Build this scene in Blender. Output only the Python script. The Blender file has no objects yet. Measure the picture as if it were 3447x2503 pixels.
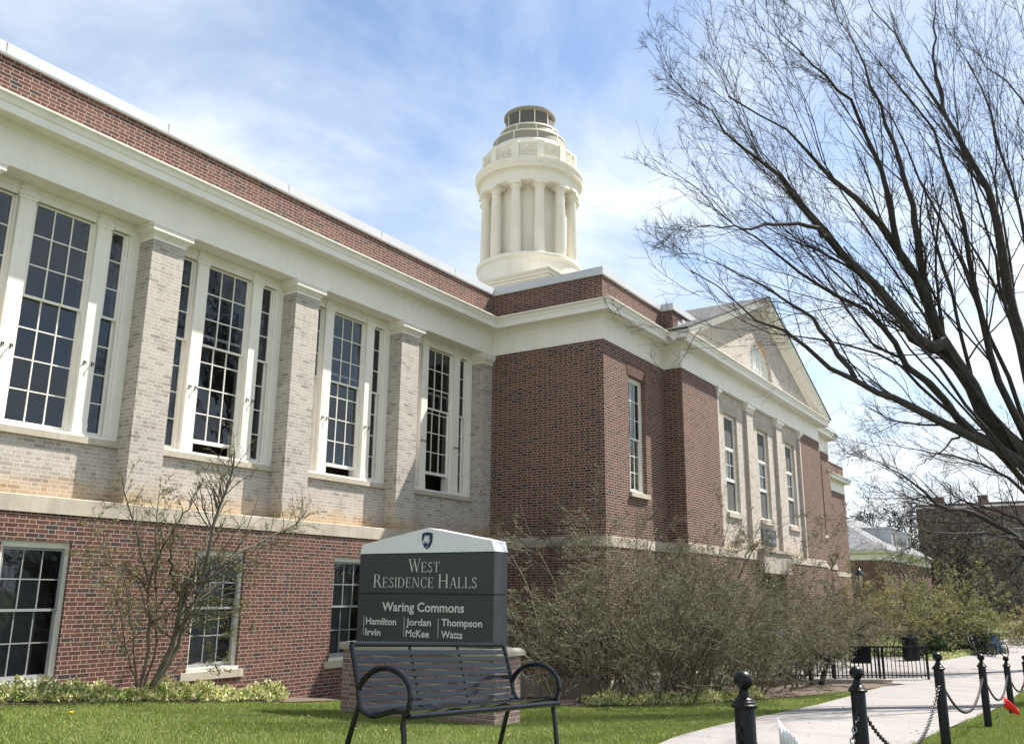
import bpy, bmesh, math, random
import numpy as np
from mathutils import Vector, Matrix
R = math.radians
scn = bpy.context.scene
col = scn.collection

# ------------------------------------------------------------------ camera, sky, sun, exposure
cam_d = bpy.data.cameras.new('camera')
cam_d.sensor_width = 36.0
cam_d.lens = 30.914
cam_d.clip_start = 0.05
cam_d.clip_end = 3000
cam = bpy.data.objects.new('camera', cam_d)
col.objects.link(cam)
yaw, pitch, roll = 0.9906059, 0.2445841, 0.0096503
fw = Vector((math.sin(yaw)*math.cos(pitch), math.cos(yaw)*math.cos(pitch), math.sin(pitch)))
rt = Vector((math.cos(yaw), -math.sin(yaw), 0))
up = rt.cross(fw)
rt2 = rt*math.cos(roll) + up*math.sin(roll)
up2 = -rt*math.sin(roll) + up*math.cos(roll)
m = Matrix((rt2, up2, -fw)).transposed().to_4x4()
m.translation = Vector((-9.0765, -13.8807, 1.1972))
cam.matrix_world = m
scn.camera = cam

SUN_DIR = Vector((-1.9, 1.0, -3.15)).normalized()      # direction the light travels
sun_el = math.asin(-SUN_DIR.z)
sun_az = math.atan2(-SUN_DIR.x, -SUN_DIR.y)            # clockwise from +Y
sd = bpy.data.lights.new('sun', 'SUN')
sd.energy = 4.8
sd.angle = R(0.55)
sd.color = (1.0, 0.95, 0.87)
sun = bpy.data.objects.new('sun', sd)
col.objects.link(sun)
sun.rotation_euler = SUN_DIR.to_track_quat('-Z', 'Y').to_euler()
sun.location = (20, -20, 40)

scn.view_settings.view_transform = 'Standard'
scn.view_settings.look = 'None'
scn.view_settings.exposure = 1.2
scn.view_settings.gamma = 1.0

world = bpy.data.worlds.new('World')
scn.world = world
world.use_nodes = True
wt = world.node_tree
wt.nodes.clear()


class NT:
    """short helper for building node trees"""
    def __init__(s, tree): s.t = tree
    def n(s, typ, **kw):
        nd = s.t.nodes.new(typ)
        for k, v in kw.items():
            if k.startswith('i_'):
                key = k[2:]
                key = int(key) if key.isdigit() else key.replace('_', ' ')
                nd.inputs[key].default_value = v
            else:
                setattr(nd, k, v)
        return nd
    def l(s, a, b): s.t.links.new(a, b)
    def m(s, op, a, b=None, c=None):
        nd = s.n('ShaderNodeMath', operation=op)
        for i, v in enumerate((a, b, c)):
            if v is None: continue
            if isinstance(v, (int, float)): nd.inputs[i].default_value = v
            else: s.l(v, nd.inputs[i])
        return nd.outputs[0]
    def ramp(s, fac, stops, interp='LINEAR'):
        nd = s.n('ShaderNodeValToRGB')
        cr = nd.color_ramp; cr.interpolation = interp
        while len(cr.elements) < len(stops): cr.elements.new(0.5)
        for e, (p, c) in zip(cr.elements, stops):
            e.position = p
            e.color = (*c, 1) if len(c) == 3 else c
        s.l(fac, nd.inputs[0])
        return nd.outputs[0]
    def mix(s, fac, a, b, blend='MIX'):
        nd = s.n('ShaderNodeMix', data_type='RGBA', blend_type=blend)
        for sock, v in ((nd.inputs[0], fac), (nd.inputs[6], a), (nd.inputs[7], b)):
            if isinstance(v, (int, float)): sock.default_value = v
            elif isinstance(v, tuple): sock.default_value = (*v, 1) if len(v) == 3 else v
            else: s.l(v, sock)
        return nd.outputs[2]
    def noise(s, vec, scale, detail=4, rough=.55, dist=0.0):
        nd = s.n('ShaderNodeTexNoise')
        nd.inputs['Scale'].default_value = scale
        nd.inputs['Detail'].default_value = detail
        nd.inputs['Roughness'].default_value = rough
        nd.inputs['Distortion'].default_value = dist
        if vec is not None: s.l(vec, nd.inputs['Vector'])
        return nd.outputs['Fac']


w = NT(wt)
sky = w.n('ShaderNodeTexSky', sky_type='NISHITA', sun_disc=False)
sky.sun_elevation = sun_el
sky.sun_rotation = sun_az
sky.air_density = 1.0
sky.dust_density = 0.3
sky.ozone_density = 1.4
bg_sky = w.n('ShaderNodeBackground', i_Strength=0.088)
w.l(sky.outputs[0], bg_sky.inputs[0])
tc = w.n('ShaderNodeTexCoord')
sep = w.n('ShaderNodeSeparateXYZ'); w.l(tc.outputs['Generated'], sep.inputs[0])
zc = w.m('MAXIMUM', w.m('ADD', sep.outputs[2], 0.12), 0.06)
cmb = w.n('ShaderNodeCombineXYZ')
w.l(w.m('DIVIDE', sep.outputs[0], zc), cmb.inputs[0])
w.l(w.m('DIVIDE', sep.outputs[1], zc), cmb.inputs[1])
mp = w.n('ShaderNodeMapping'); w.l(cmb.outputs[0], mp.inputs[0])
mp.inputs['Rotation'].default_value = (0, 0, R(35))
mp.inputs['Scale'].default_value = (1.0, 1.35, 1.0)
mp.inputs['Location'].default_value = (3.1, 0.6, 0.0)
n1 = w.noise(mp.outputs[0], 1.25, 10, .6, .35)
n2 = w.noise(cmb.outputs[0], 0.35, 3, .5, .3)
cl = w.m('ADD', w.m('MULTIPLY', n1, 0.8), w.m('MULTIPLY', n2, 0.45))
hz = w.m('MULTIPLY', w.m('SUBTRACT', 1.0, w.m('MINIMUM', w.m('MAXIMUM', sep.outputs[2], 0), 1)), 0.16)
cf = w.ramp(w.m('ADD', cl, hz), [(0.52, (.05, .05, .05)), (0.65, (.40, .40, .40)), (0.80, (1, 1, 1))])
bg_c = w.n('ShaderNodeBackground', i_Strength=0.52)
bg_c.inputs[0].default_value = (0.88, 0.94, 1.0, 1)
mx = w.n('ShaderNodeMixShader')
w.l(cf, mx.inputs[0]); w.l(bg_sky.outputs[0], mx.inputs[1]); w.l(bg_c.outputs[0], mx.inputs[2])
wo = w.n('ShaderNodeOutputWorld'); w.l(mx.outputs[0], wo.inputs[0])

# ------------------------------------------------------------------ materials
def new_mat(name):
    mt = bpy.data.materials.new(name)
    mt.use_nodes = True
    t = mt.node_tree
    for nd in list(t.nodes): t.nodes.remove(nd)
    h = NT(t)
    b = h.n('ShaderNodeBsdfPrincipled')
    o = h.n('ShaderNodeOutputMaterial')
    h.l(b.outputs[0], o.inputs[0])
    return mt, h, b


def simple(name, c, rough=.6, var=.12, scale=6.0, metal=0.0, bump=0.0, bscale=60.0, spec=.5, dirt=None, streak=None):
    """base colour with a soft mottling of its own, optional fine bump and dirt stains"""
    mt, h, b = new_mat(name)
    tcx = h.n('ShaderNodeTexCoord')
    f = h.noise(tcx.outputs['Object'], scale, 6, .6)
    lo = tuple(x*(1-var) for x in c); hi = tuple(min(1, x*(1+var)) for x in c)
    cc = h.ramp(f, [(.3, lo), (.7, hi)])
    if dirt:
        f2 = h.noise(tcx.outputs['Object'], dirt[1], 8, .65, .4)
        k = h.ramp(f2, [(.52, (0, 0, 0)), (.78, (1, 1, 1))])
        cc = h.mix(h.m('MULTIPLY', k, dirt[2]), cc, dirt[0])
    if streak:     # rain streaks running down
        mpn = h.n('ShaderNodeMapping'); mpn.inputs['Scale'].default_value = (7, 7, .55); h.l(tcx.outputs['Object'], mpn.inputs[0])
        k2 = h.ramp(h.noise(mpn.outputs[0], 1.0, 6, .7), [(.5, (0, 0, 0)), (.72, (1, 1, 1))])
        cc = h.mix(h.m('MULTIPLY', k2, streak[1]), cc, streak[0])
    h.l(cc, b.inputs['Base Color'])
    b.inputs['Roughness'].default_value = rough
    b.inputs['Metallic'].default_value = metal
    b.inputs['Specular IOR Level'].default_value = spec
    if bump:
        bp = h.n('ShaderNodeBump'); bp.inputs['Strength'].default_value = bump
        bp.inputs['Distance'].default_value = .01
        h.l(h.noise(tcx.outputs['Object'], bscale, 4, .6), bp.inputs['Height'])
        h.l(bp.outputs[0], b.inputs['Normal'])
    return mt


def brick(name, ramp, mortar, headers=.0, course=.0693, s=.205, hd=.1, mj=.0105, blotch=.34, ochre=None, grime=None, white=None):
    """Flemish bond (long and short bricks in turn) laid in metres on the UV map"""
    mt, h, b = new_mat(name)
    uv = h.n('ShaderNodeUVMap')
    sp = h.n('ShaderNodeSeparateXYZ'); h.l(uv.outputs[0], sp.inputs[0])
    u, v = sp.outputs[0], sp.outputs[1]
    P = s+hd+2*mj
    wob = h.m('MULTIPLY', h.m('SUBTRACT', h.noise(uv.outputs[0], 9.0, 2), .5), .008)
    vr = h.m('DIVIDE', h.m('ADD', v, wob), course)
    row = h.m('FLOOR', vr)
    fv = h.m('MULTIPLY', h.m('SUBTRACT', vr, row), course)
    wn0 = h.n('ShaderNodeTexWhiteNoise', noise_dimensions='1D'); h.l(row, wn0.inputs['W'])
    md = h.m('MULTIPLY', h.m('FLOORED_MODULO', row, 2.0), P/2)
    jit = h.m('MULTIPLY', wn0.outputs[0], .035)
    ur = h.m('DIVIDE', h.m('ADD', h.m('ADD', u, md), jit), P)
    cl_ = h.m('FLOOR', ur)
    fu = h.m('MULTIPLY', h.m('SUBTRACT', ur, cl_), P)
    isH = h.m('GREATER_THAN', fu, s+mj)
    loc = h.m('SUBTRACT', fu, h.m('MULTIPLY', isH, s+mj))
    mort = h.m('MAXIMUM', h.m('LESS_THAN', loc, mj), h.m('LESS_THAN', fv, mj))
    idv = h.n('ShaderNodeCombineXYZ')
    h.l(h.m('ADD', h.m('MULTIPLY', cl_, 2.0), isH), idv.inputs[0]); h.l(row, idv.inputs[1])
    wn = h.n('ShaderNodeTexWhiteNoise', noise_dimensions='3D'); h.l(idv.outputs[0], wn.inputs['Vector'])
    val = h.m('MINIMUM', h.m('ADD', wn.outputs[0], h.m('MULTIPLY', isH, headers)), .999)
    c = h.ramp(val, ramp)
    fine = h.noise(uv.outputs[0], 55.0, 5, .7)
    c = h.mix(.55, c, h.ramp(fine, [(.3, (.25, .25, .25)), (.7, (.8, .8, .8))]), 'OVERLAY')
    big = h.noise(uv.outputs[0], .55, 5, .6)
    c = h.mix(1.0, c, h.ramp(big, [(.3, (1-blotch,)*3), (.7, (1.0, 1.0, 1.0))]), 'MULTIPLY')
    c = h.mix(mort, c, mortar)
    if white:      # lime bloom on some bricks
        f = h.noise(uv.outputs[0], 2.3, 6, .7)
        k = h.ramp(f, [(.6, (0, 0, 0)), (.8, (1, 1, 1))])
        c = h.mix(h.m('MULTIPLY', k, white), c, (.55, .5, .45))
    if ochre:      # rusty-yellow run-off stain low on the pale brick
        z0, z1, cc, amt = ochre
        f = h.noise(uv.outputs[0], 1.6, 4, .6)
        zz = h.m('ADD', v, h.m('MULTIPLY', h.m('SUBTRACT', f, .5), .9))
        k = h.n('ShaderNodeMapRange'); k.inputs['From Min'].default_value = z0; k.inputs['From Max'].default_value = z1
        k.inputs['To Min'].default_value = amt; k.inputs['To Max'].default_value = 0
        h.l(zz, k.inputs['Value'])
        c = h.mix(k.outputs[0], c, cc, 'MULTIPLY')
    if grime:
        f = h.noise(uv.outputs[0], grime[0], 7, .7, .5)
        k = h.ramp(f, [(.5, (0, 0, 0)), (.75, (1, 1, 1))])
        c = h.mix(h.m('MULTIPLY', k, grime[1]), c, (.5, .47, .45), 'MULTIPLY')
    h.l(c, b.inputs['Base Color'])
    b.inputs['Roughness'].default_value = .88
    b.inputs['Specular IOR Level'].default_value = .25
    bp = h.n('ShaderNodeBump'); bp.inputs['Strength'].default_value = .7; bp.inputs['Distance'].default_value = .006
    hh = h.m('ADD', h.m('SUBTRACT', 1.0, mort), h.m('MULTIPLY', fine, .5))
    h.l(hh, bp.inputs['Height']); h.l(bp.outputs[0], b.inputs['Normal'])
    return mt


M = {}
M['red'] = brick('red_brick', [(0, (.098, .040, .034)), (.2, (.150, .062, .049)), (.45, (.118, .049, .041)), (.62, (.172, .076, .058)),
                               (.82, (.11, .046, .040)), (.95, (.070, .040, .038)), (1.0, (.052, .046, .054))],
                 (.40, .355, .295), headers=.03, white=.25, mj=.0092)
M['red_dark'] = brick('dark_red_brick', [(0, (.10, .042, .034)), (.25, (.148, .061, .048)), (.5, (.12, .050, .041)), (.75, (.172, .074, .056)),
                                         (.9, (.07, .03, .03)), (1.0, (.035, .03, .04))], (.50, .435, .36), headers=.03, white=.08)
M['pale'] = brick('pale_brick', [(0, (.42, .378, .345)), (.3, (.475, .432, .395)), (.6, (.445, .40, .365)), (.85, (.385, .34, .31)), (1.0, (.30, .255, .23))],
                  (.62, .58, .53), blotch=.16, ochre=(2.62, 3.05, (.95, .76, .50), .85), grime=(2.1, .45))
M['pale_far'] = brick('pale_gable_brick', [(0, (.45, .40, .36)), (.4, (.53, .48, .435)), (.75, (.47, .42, .38)), (1.0, (.36, .31, .28))],
                      (.58, .53, .46), blotch=.12, ochre=(2.62, 3.05, (.95, .8, .6), .7), grime=(1.6, .3))
M['edge_brick'] = brick('arch_brick', [(0, (.11, .042, .034)), (.5, (.15, .058, .045)), (1.0, (.085, .035, .03))], (.31, .255, .195), course=.066, s=.205, hd=.1)
M['sign_brick'] = brick('sign_base_brick', [(0, (.21, .13, .12)), (.3, (.30, .20, .18)), (.6, (.26, .17, .15)), (1.0, (.16, .10, .10))], (.42, .38, .33), headers=.05)
M['cream'] = simple('cream_paint', (.80, .765, .705), rough=.5, var=.035, scale=2.0, dirt=((.62, .59, .51), 1.4, .35), streak=((.54, .50, .41), .2))
M['cream2'] = simple('ivory_tower_paint', (.78, .735, .64), rough=.5, var=.03, scale=1.5, dirt=((.60, .54, .42), 1.1, .4), streak=((.54, .48, .36), .28))
M['white_wood'] = simple('white_window_paint', (.66, .65, .585), rough=.45, var=.04, scale=5, dirt=((.42, .38, .31), 3, .4))
M['stone'] = simple('limestone', (.46, .41, .335), rough=.85, var=.13, scale=2.2, bump=.25, bscale=70, dirt=((.17, .15, .125), 1.3, .75), streak=((.2, .175, .14), .45))
M['concrete_plinth'] = simple('plinth_stone', (.36, .32, .28), rough=.9, var=.12, scale=3, bump=.2, dirt=((.16, .14, .12), 1.2, .6))
M['coping'] = simple('white_metal_coping', (.50, .515, .53), rough=.35, var=.05, scale=.9, dirt=((.45, .45, .44), .7, .3))
M['slate'] = None


def slate(name, c1, c2, c3, rowh=.2, wid=.28):
    mt, h, b = new_mat(name)
    uv = h.n('ShaderNodeUVMap')
    br = h.n('ShaderNodeTexBrick')
    h.l(uv.outputs[0], br.inputs['Vector'])
    br.inputs['Scale'].default_value = 1.0
    br.inputs['Brick Width'].default_value = wid
    br.inputs['Row Height'].default_value = rowh
    br.inputs['Mortar Size'].default_value = .012
    br.inputs['Color1'].default_value = (*c1, 1); br.inputs['Color2'].default_value = (*c2, 1)
    br.inputs['Mortar'].default_value = (*c3, 1)
    f = h.noise(uv.outputs[0], 3.0, 6, .7)
    c = h.mix(.5, br.outputs['Color'], h.ramp(f, [(.3, (.3, .3, .3)), (.7, (.75, .75, .75))]), 'OVERLAY')
    h.l(c, b.inputs['Base Color'])
    b.inputs['Roughness'].default_value = .8; b.inputs['Specular IOR Level'].default_value = .2
    bp = h.n('ShaderNodeBump'); bp.inputs['Strength'].default_value = .6; bp.inputs['Distance'].default_value = .02
    h.l(br.outputs['Fac'], bp.inputs['Height']); bp.invert = True
    h.l(bp.outputs[0], b.inputs['Normal'])
    return mt


M['slate'] = slate('grey_slate', (.07, .07, .075), (.12, .115, .11), (.03, .03, .03))
M['slate_pale'] = slate('pale_slate', (.14, .145, .155), (.21, .215, .225), (.08, .08, .085), .24, .4)


def glass_mat(name, ior=1.68, tint=(.80, .9, 1.0), trans=(.75, .78, .8), wav=1.3):
    mt = bpy.data.materials.new(name); mt.use_nodes = True
    t = mt.node_tree; t.nodes.clear(); h = NT(t)
    tr = h.n('ShaderNodeBsdfTransparent'); tr.inputs[0].default_value = (*trans, 1)
    gl = h.n('ShaderNodeBsdfGlossy'); gl.inputs['Roughness'].default_value = .012; gl.inputs[0].default_value = (*tint, 1)
    fr = h.n('ShaderNodeFresnel'); fr.inputs[0].default_value = ior
    geo = h.n('ShaderNodeTexCoord')
    bp = h.n('ShaderNodeBump'); bp.inputs['Strength'].default_value = wav; bp.inputs['Distance'].default_value = .003
    h.l(h.noise(geo.outputs['Object'], 2.6, 2, .5), bp.inputs['Height']); h.l(bp.outputs[0], gl.inputs['Normal'])
    mxs = h.n('ShaderNodeMixShader'); h.l(fr.outputs[0], mxs.inputs[0]); h.l(tr.outputs[0], mxs.inputs[1]); h.l(gl.outputs[0], mxs.inputs[2])
    o = h.n('ShaderNodeOutputMaterial'); h.l(mxs.outputs[0], o.inputs[0])
    return mt


M['glass'] = glass_mat('window_glass')
M['glass_bright'] = glass_mat('gable_window_glass', ior=1.9)
M['sash_grey'] = simple('grey_painted_sash', (.26, .265, .27), rough=.5, var=.08, scale=6)
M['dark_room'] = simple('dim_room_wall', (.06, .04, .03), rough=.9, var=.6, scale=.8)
M['blind'] = simple('grey_blind', (.16, .165, .18), rough=.9, var=.15, scale=2.0)
M['screen'] = simple('insect_screen', (.085, .088, .09), rough=.75, var=.2, scale=9)
M['louver'] = simple('grey_mesh_screen', (.27, .25, .20), rough=.7, var=.15, scale=14)
M['louver_dark'] = simple('dark_mesh_screen', (.10, .097, .09), rough=.7, var=.2, scale=10)
M['hook'] = simple('dark_iron', (.03, .028, .028), rough=.5)
M['black'] = simple('black_gloss_paint', (.007, .009, .014), rough=.13, var=.2, scale=9, spec=.4)
M['bollard'] = simple('black_bollard_paint', (.006, .007, .009), rough=.34, var=.25, scale=14, spec=.25, bump=.08, bscale=120)
M['chain'] = simple('dark_chain_steel', (.028, .026, .027), rough=.35, var=.3, scale=30, metal=.25)
M['far_brick'] = simple('distant_brick', (.17, .115, .10), rough=.95, var=.12, scale=1.2)
M['sign_dark'] = simple('charcoal_sign_panel', (.038, .046, .055), rough=.42, var=.06, scale=3)
M['sign_white'] = simple('white_sign_cap', (.78, .80, .86), rough=.4, var=.03, scale=3)
M['sign_text'] = simple('silver_lettering', (.60, .60, .60), rough=.5, var=.03)
M['navy'] = simple('navy_emblem', (.012, .03, .11), rough=.5)
M['emblem_white'] = simple('white_emblem', (.72, .75, .8), rough=.5)
M['emblem_blue'] = simple('pale_blue_emblem', (.25, .36, .58), rough=.5)
M['flag_red'] = simple('red_flag_plastic', (.75, .02, .015), rough=.5)
M['flag_white'] = simple('white_flag_plastic', (.78, .78, .8), rough=.5)
M['flag_green'] = simple('green_flag_plastic', (.01, .32, .18), rough=.5)
M['wire'] = simple('flag_wire', (.45, .45, .43), rough=.4, metal=.6)
M['bark'] = simple('dark_elm_bark', (.040, .034, .030), rough=.95, var=.45, scale=7, bump=.9, bscale=22)
M['bark2'] = simple('grey_brown_twig', (.155, .138, .10), rough=.9, var=.35, scale=7, bump=.4, bscale=60)
M['bark3'] = simple('olive_grey_bark', (.12, .105, .08), rough=.9, var=.4, scale=9, bump=.6, bscale=60)
M['twig'] = simple('pale_olive_twig', (.215, .185, .135), rough=.9, var=.35, scale=9)
M['bark_pale'] = simple('pale_twig', (.26, .22, .17), rough=.9, var=.3, scale=9)
M['mulch'] = simple('brown_mulch', (.105, .078, .06), rough=1, var=.6, scale=24, bump=1.0, bscale=45, dirt=((.2, .16, .125), 30, .5))
M['purple'] = simple('lavender_shirt', (.36, .25, .62), rough=.9)
M['jeans'] = simple('dark_trousers', (.03, .035, .05), rough=.9)
M['skin'] = simple('skin', (.5, .3, .22), rough=.6)
M['hair'] = simple('dark_hair', (.03, .02, .015), rough=.7)
M['steel'] = simple('bare_steel', (.45, .45, .46), rough=.35, metal=.8)
M['rubber'] = simple('tyre_rubber', (.015, .015, .015), rough=.8)
M['blue'] = simple('blue_bike_paint', (.02, .05, .28), rough=.35)
M['lamp_glass'] = simple('frosted_lamp_glass', (.5, .47, .4), rough=.3)
M['yellow'] = simple('yellow_petal', (.85, .55, .01), rough=.7)


def concrete(name, c, joint=1.5):
    mt, h, b = new_mat(name)
    tcx = h.n('ShaderNodeTexCoord')
    sp = h.n('ShaderNodeSeparateXYZ'); h.l(tcx.outputs['Object'], sp.inputs[0])
    f = h.noise(tcx.outputs['Object'], .8, 7, .6)
    f2 = h.noise(tcx.outputs['Object'], 35, 4, .7)
    cc = h.ramp(f, [(.3, tuple(x*.86 for x in c)), (.7, tuple(x*1.08 for x in c))])
    st = h.ramp(h.noise(tcx.outputs['Object'], 2.2, 8, .7, .6), [(.55, (0, 0, 0)), (.8, (1, 1, 1))])
    cc = h.mix(h.m('MULTIPLY', st, .45), cc, (.12, .11, .10))
    cc = h.mix(.25, cc, h.ramp(f2, [(.3, (.3, .3, .3)), (.7, (.7, .7, .7))]), 'OVERLAY')
    fx = h.m('ABSOLUTE', h.m('SUBTRACT', h.m('FRACT', h.m('DIVIDE', sp.outputs[0], joint)), .5))
    j = h.m('GREATER_THAN', fx, .5-.011/joint)
    cc = h.mix(h.m('MULTIPLY', j, .75), cc, (.07, .065, .06))
    h.l(cc, b.inputs['Base Color']); b.inputs['Roughness'].default_value = .9
    bp = h.n('ShaderNodeBump'); bp.inputs['Strength'].default_value = .25; bp.inputs['Distance'].default_value = .004
    h.l(f2, bp.inputs['Height']); h.l(bp.outputs[0], b.inputs['Normal'])
    return mt


M['concrete'] = concrete('pale_concrete', (.235, .22, .215))
M['asphalt'] = simple('grey_asphalt', (.06, .06, .062), rough=.95, var=.2, scale=5, bump=.4)


def leafy(name, stops, rough=.6, trans=0.0):
    """leaf colour that differs from leaf to leaf"""
    mt, h, b = new_mat(name)
    g = h.n('ShaderNodeNewGeometry')
    c = h.ramp(g.outputs['Random Per Island'], stops)
    h.l(c, b.inputs['Base Color'])
    b.inputs['Roughness'].default_value = rough
    b.inputs['Specular IOR Level'].default_value = .3
    if trans:
        tr = h.n('ShaderNodeBsdfTranslucent'); h.l(c, tr.inputs[0])
        mxs = h.n('ShaderNodeMixShader'); mxs.inputs[0].default_value = trans
        out = [n for n in mt.node_tree.nodes if n.type == 'OUTPUT_MATERIAL'][0]
        h.l(b.outputs[0], mxs.inputs[1]); h.l(tr.outputs[0], mxs.inputs[2]); h.l(mxs.outputs[0], out.inputs[0])
    return mt


M['grass_blade'] = leafy('grass_blade', [(0, (.12, .168, .030)), (.4, (.185, .24, .045)), (.75, (.24, .295, .07)), (.92, (.26, .29, .10)), (1, (.36, .32, .17))], .55, .3)
M['dead_leaf'] = leafy('dead_leaf', [(0, (.10, .06, .03)), (.5, (.2, .13, .07)), (1, (.32, .24, .14))], .8, .1)
M['variegated'] = leafy('variegated_leaf', [(0, (.12, .20, .04)), (.25, (.26, .33, .08)), (.45, (.50, .50, .2)), (.75, (.66, .63, .34)), (1, (.72, .68, .45))], .4, .2)
M['bud'] = leafy('leaf_bud', [(0, (.10, .10, .03)), (.5, (.17, .18, .05)), (1, (.26, .25, .09))], .6, .3)
M['shrub_leaf'] = leafy('small_shrub_leaf', [(0, (.045, .052, .02)), (.35, (.09, .10, .038)), (.7, (.16, .16, .075)), (1, (.28, .25, .15))], .6, .25)
M['shrub_green'] = leafy('green_shrub_leaf', [(0, (.13, .15, .055)), (.5, (.23, .245, .09)), (1, (.34, .34, .15))], .6, .3)
M['shrub_yellow'] = leafy('yellow_shrub_leaf', [(0, (.17, .17, .05)), (.5, (.29, .27, .08)), (1, (.42, .34, .12))], .6, .3)
M['hedge_dark'] = leafy('dark_hedge_leaf', [(0, (.012, .025, .008)), (.5, (.025, .045, .012)), (1, (.05, .075, .02))], .6, .1)


def grass_ground():
    mt, h, b = new_mat('lawn_turf')
    tcx = h.n('ShaderNodeTexCoord')
    f = h.noise(tcx.outputs['Object'], .45, 5, .6)
    f2 = h.noise(tcx.outputs['Object'], 14, 6, .75)
    c = h.ramp(f, [(.3, (.075, .10, .030)), (.7, (.12, .145, .042))])
    c = h.mix(.7, c, h.ramp(f2, [(.25, (.2, .2, .2)), (.75, (.8, .8, .75))]), 'OVERLAY')
    h.l(c, b.inputs['Base Color']); b.inputs['Roughness'].default_value = .9
    b.inputs['Specular IOR Level'].default_value = .2
    bp = h.n('ShaderNodeBump'); bp.inputs['Strength'].default_value = .8; bp.inputs['Distance'].default_value = .03
    h.l(h.noise(tcx.outputs['Object'], 40, 4, .7), bp.inputs['Height']); h.l(bp.outputs[0], b.inputs['Normal'])
    return mt


M['lawn'] = grass_ground()

# ------------------------------------------------------------------ building blocks
def tag(o, label=None, cat=None, group=None, kind=None):
    if label: o['label'] = label
    if cat: o['category'] = cat
    if group: o['group'] = group
    if kind: o['kind'] = kind
    return o


def empty(name, loc=(0, 0, 0), rz=0.0):
    o = bpy.data.objects.new(name, None); col.objects.link(o)
    o.location = loc; o.rotation_euler = (0, 0, rz); o.empty_display_size = .3
    return o


def copy_tree(o, parent=None):
    c = o.copy(); col.objects.link(c)
    if parent is not None: c.parent = parent
    for ch in list(o.children): copy_tree(ch, c)
    return c


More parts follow.
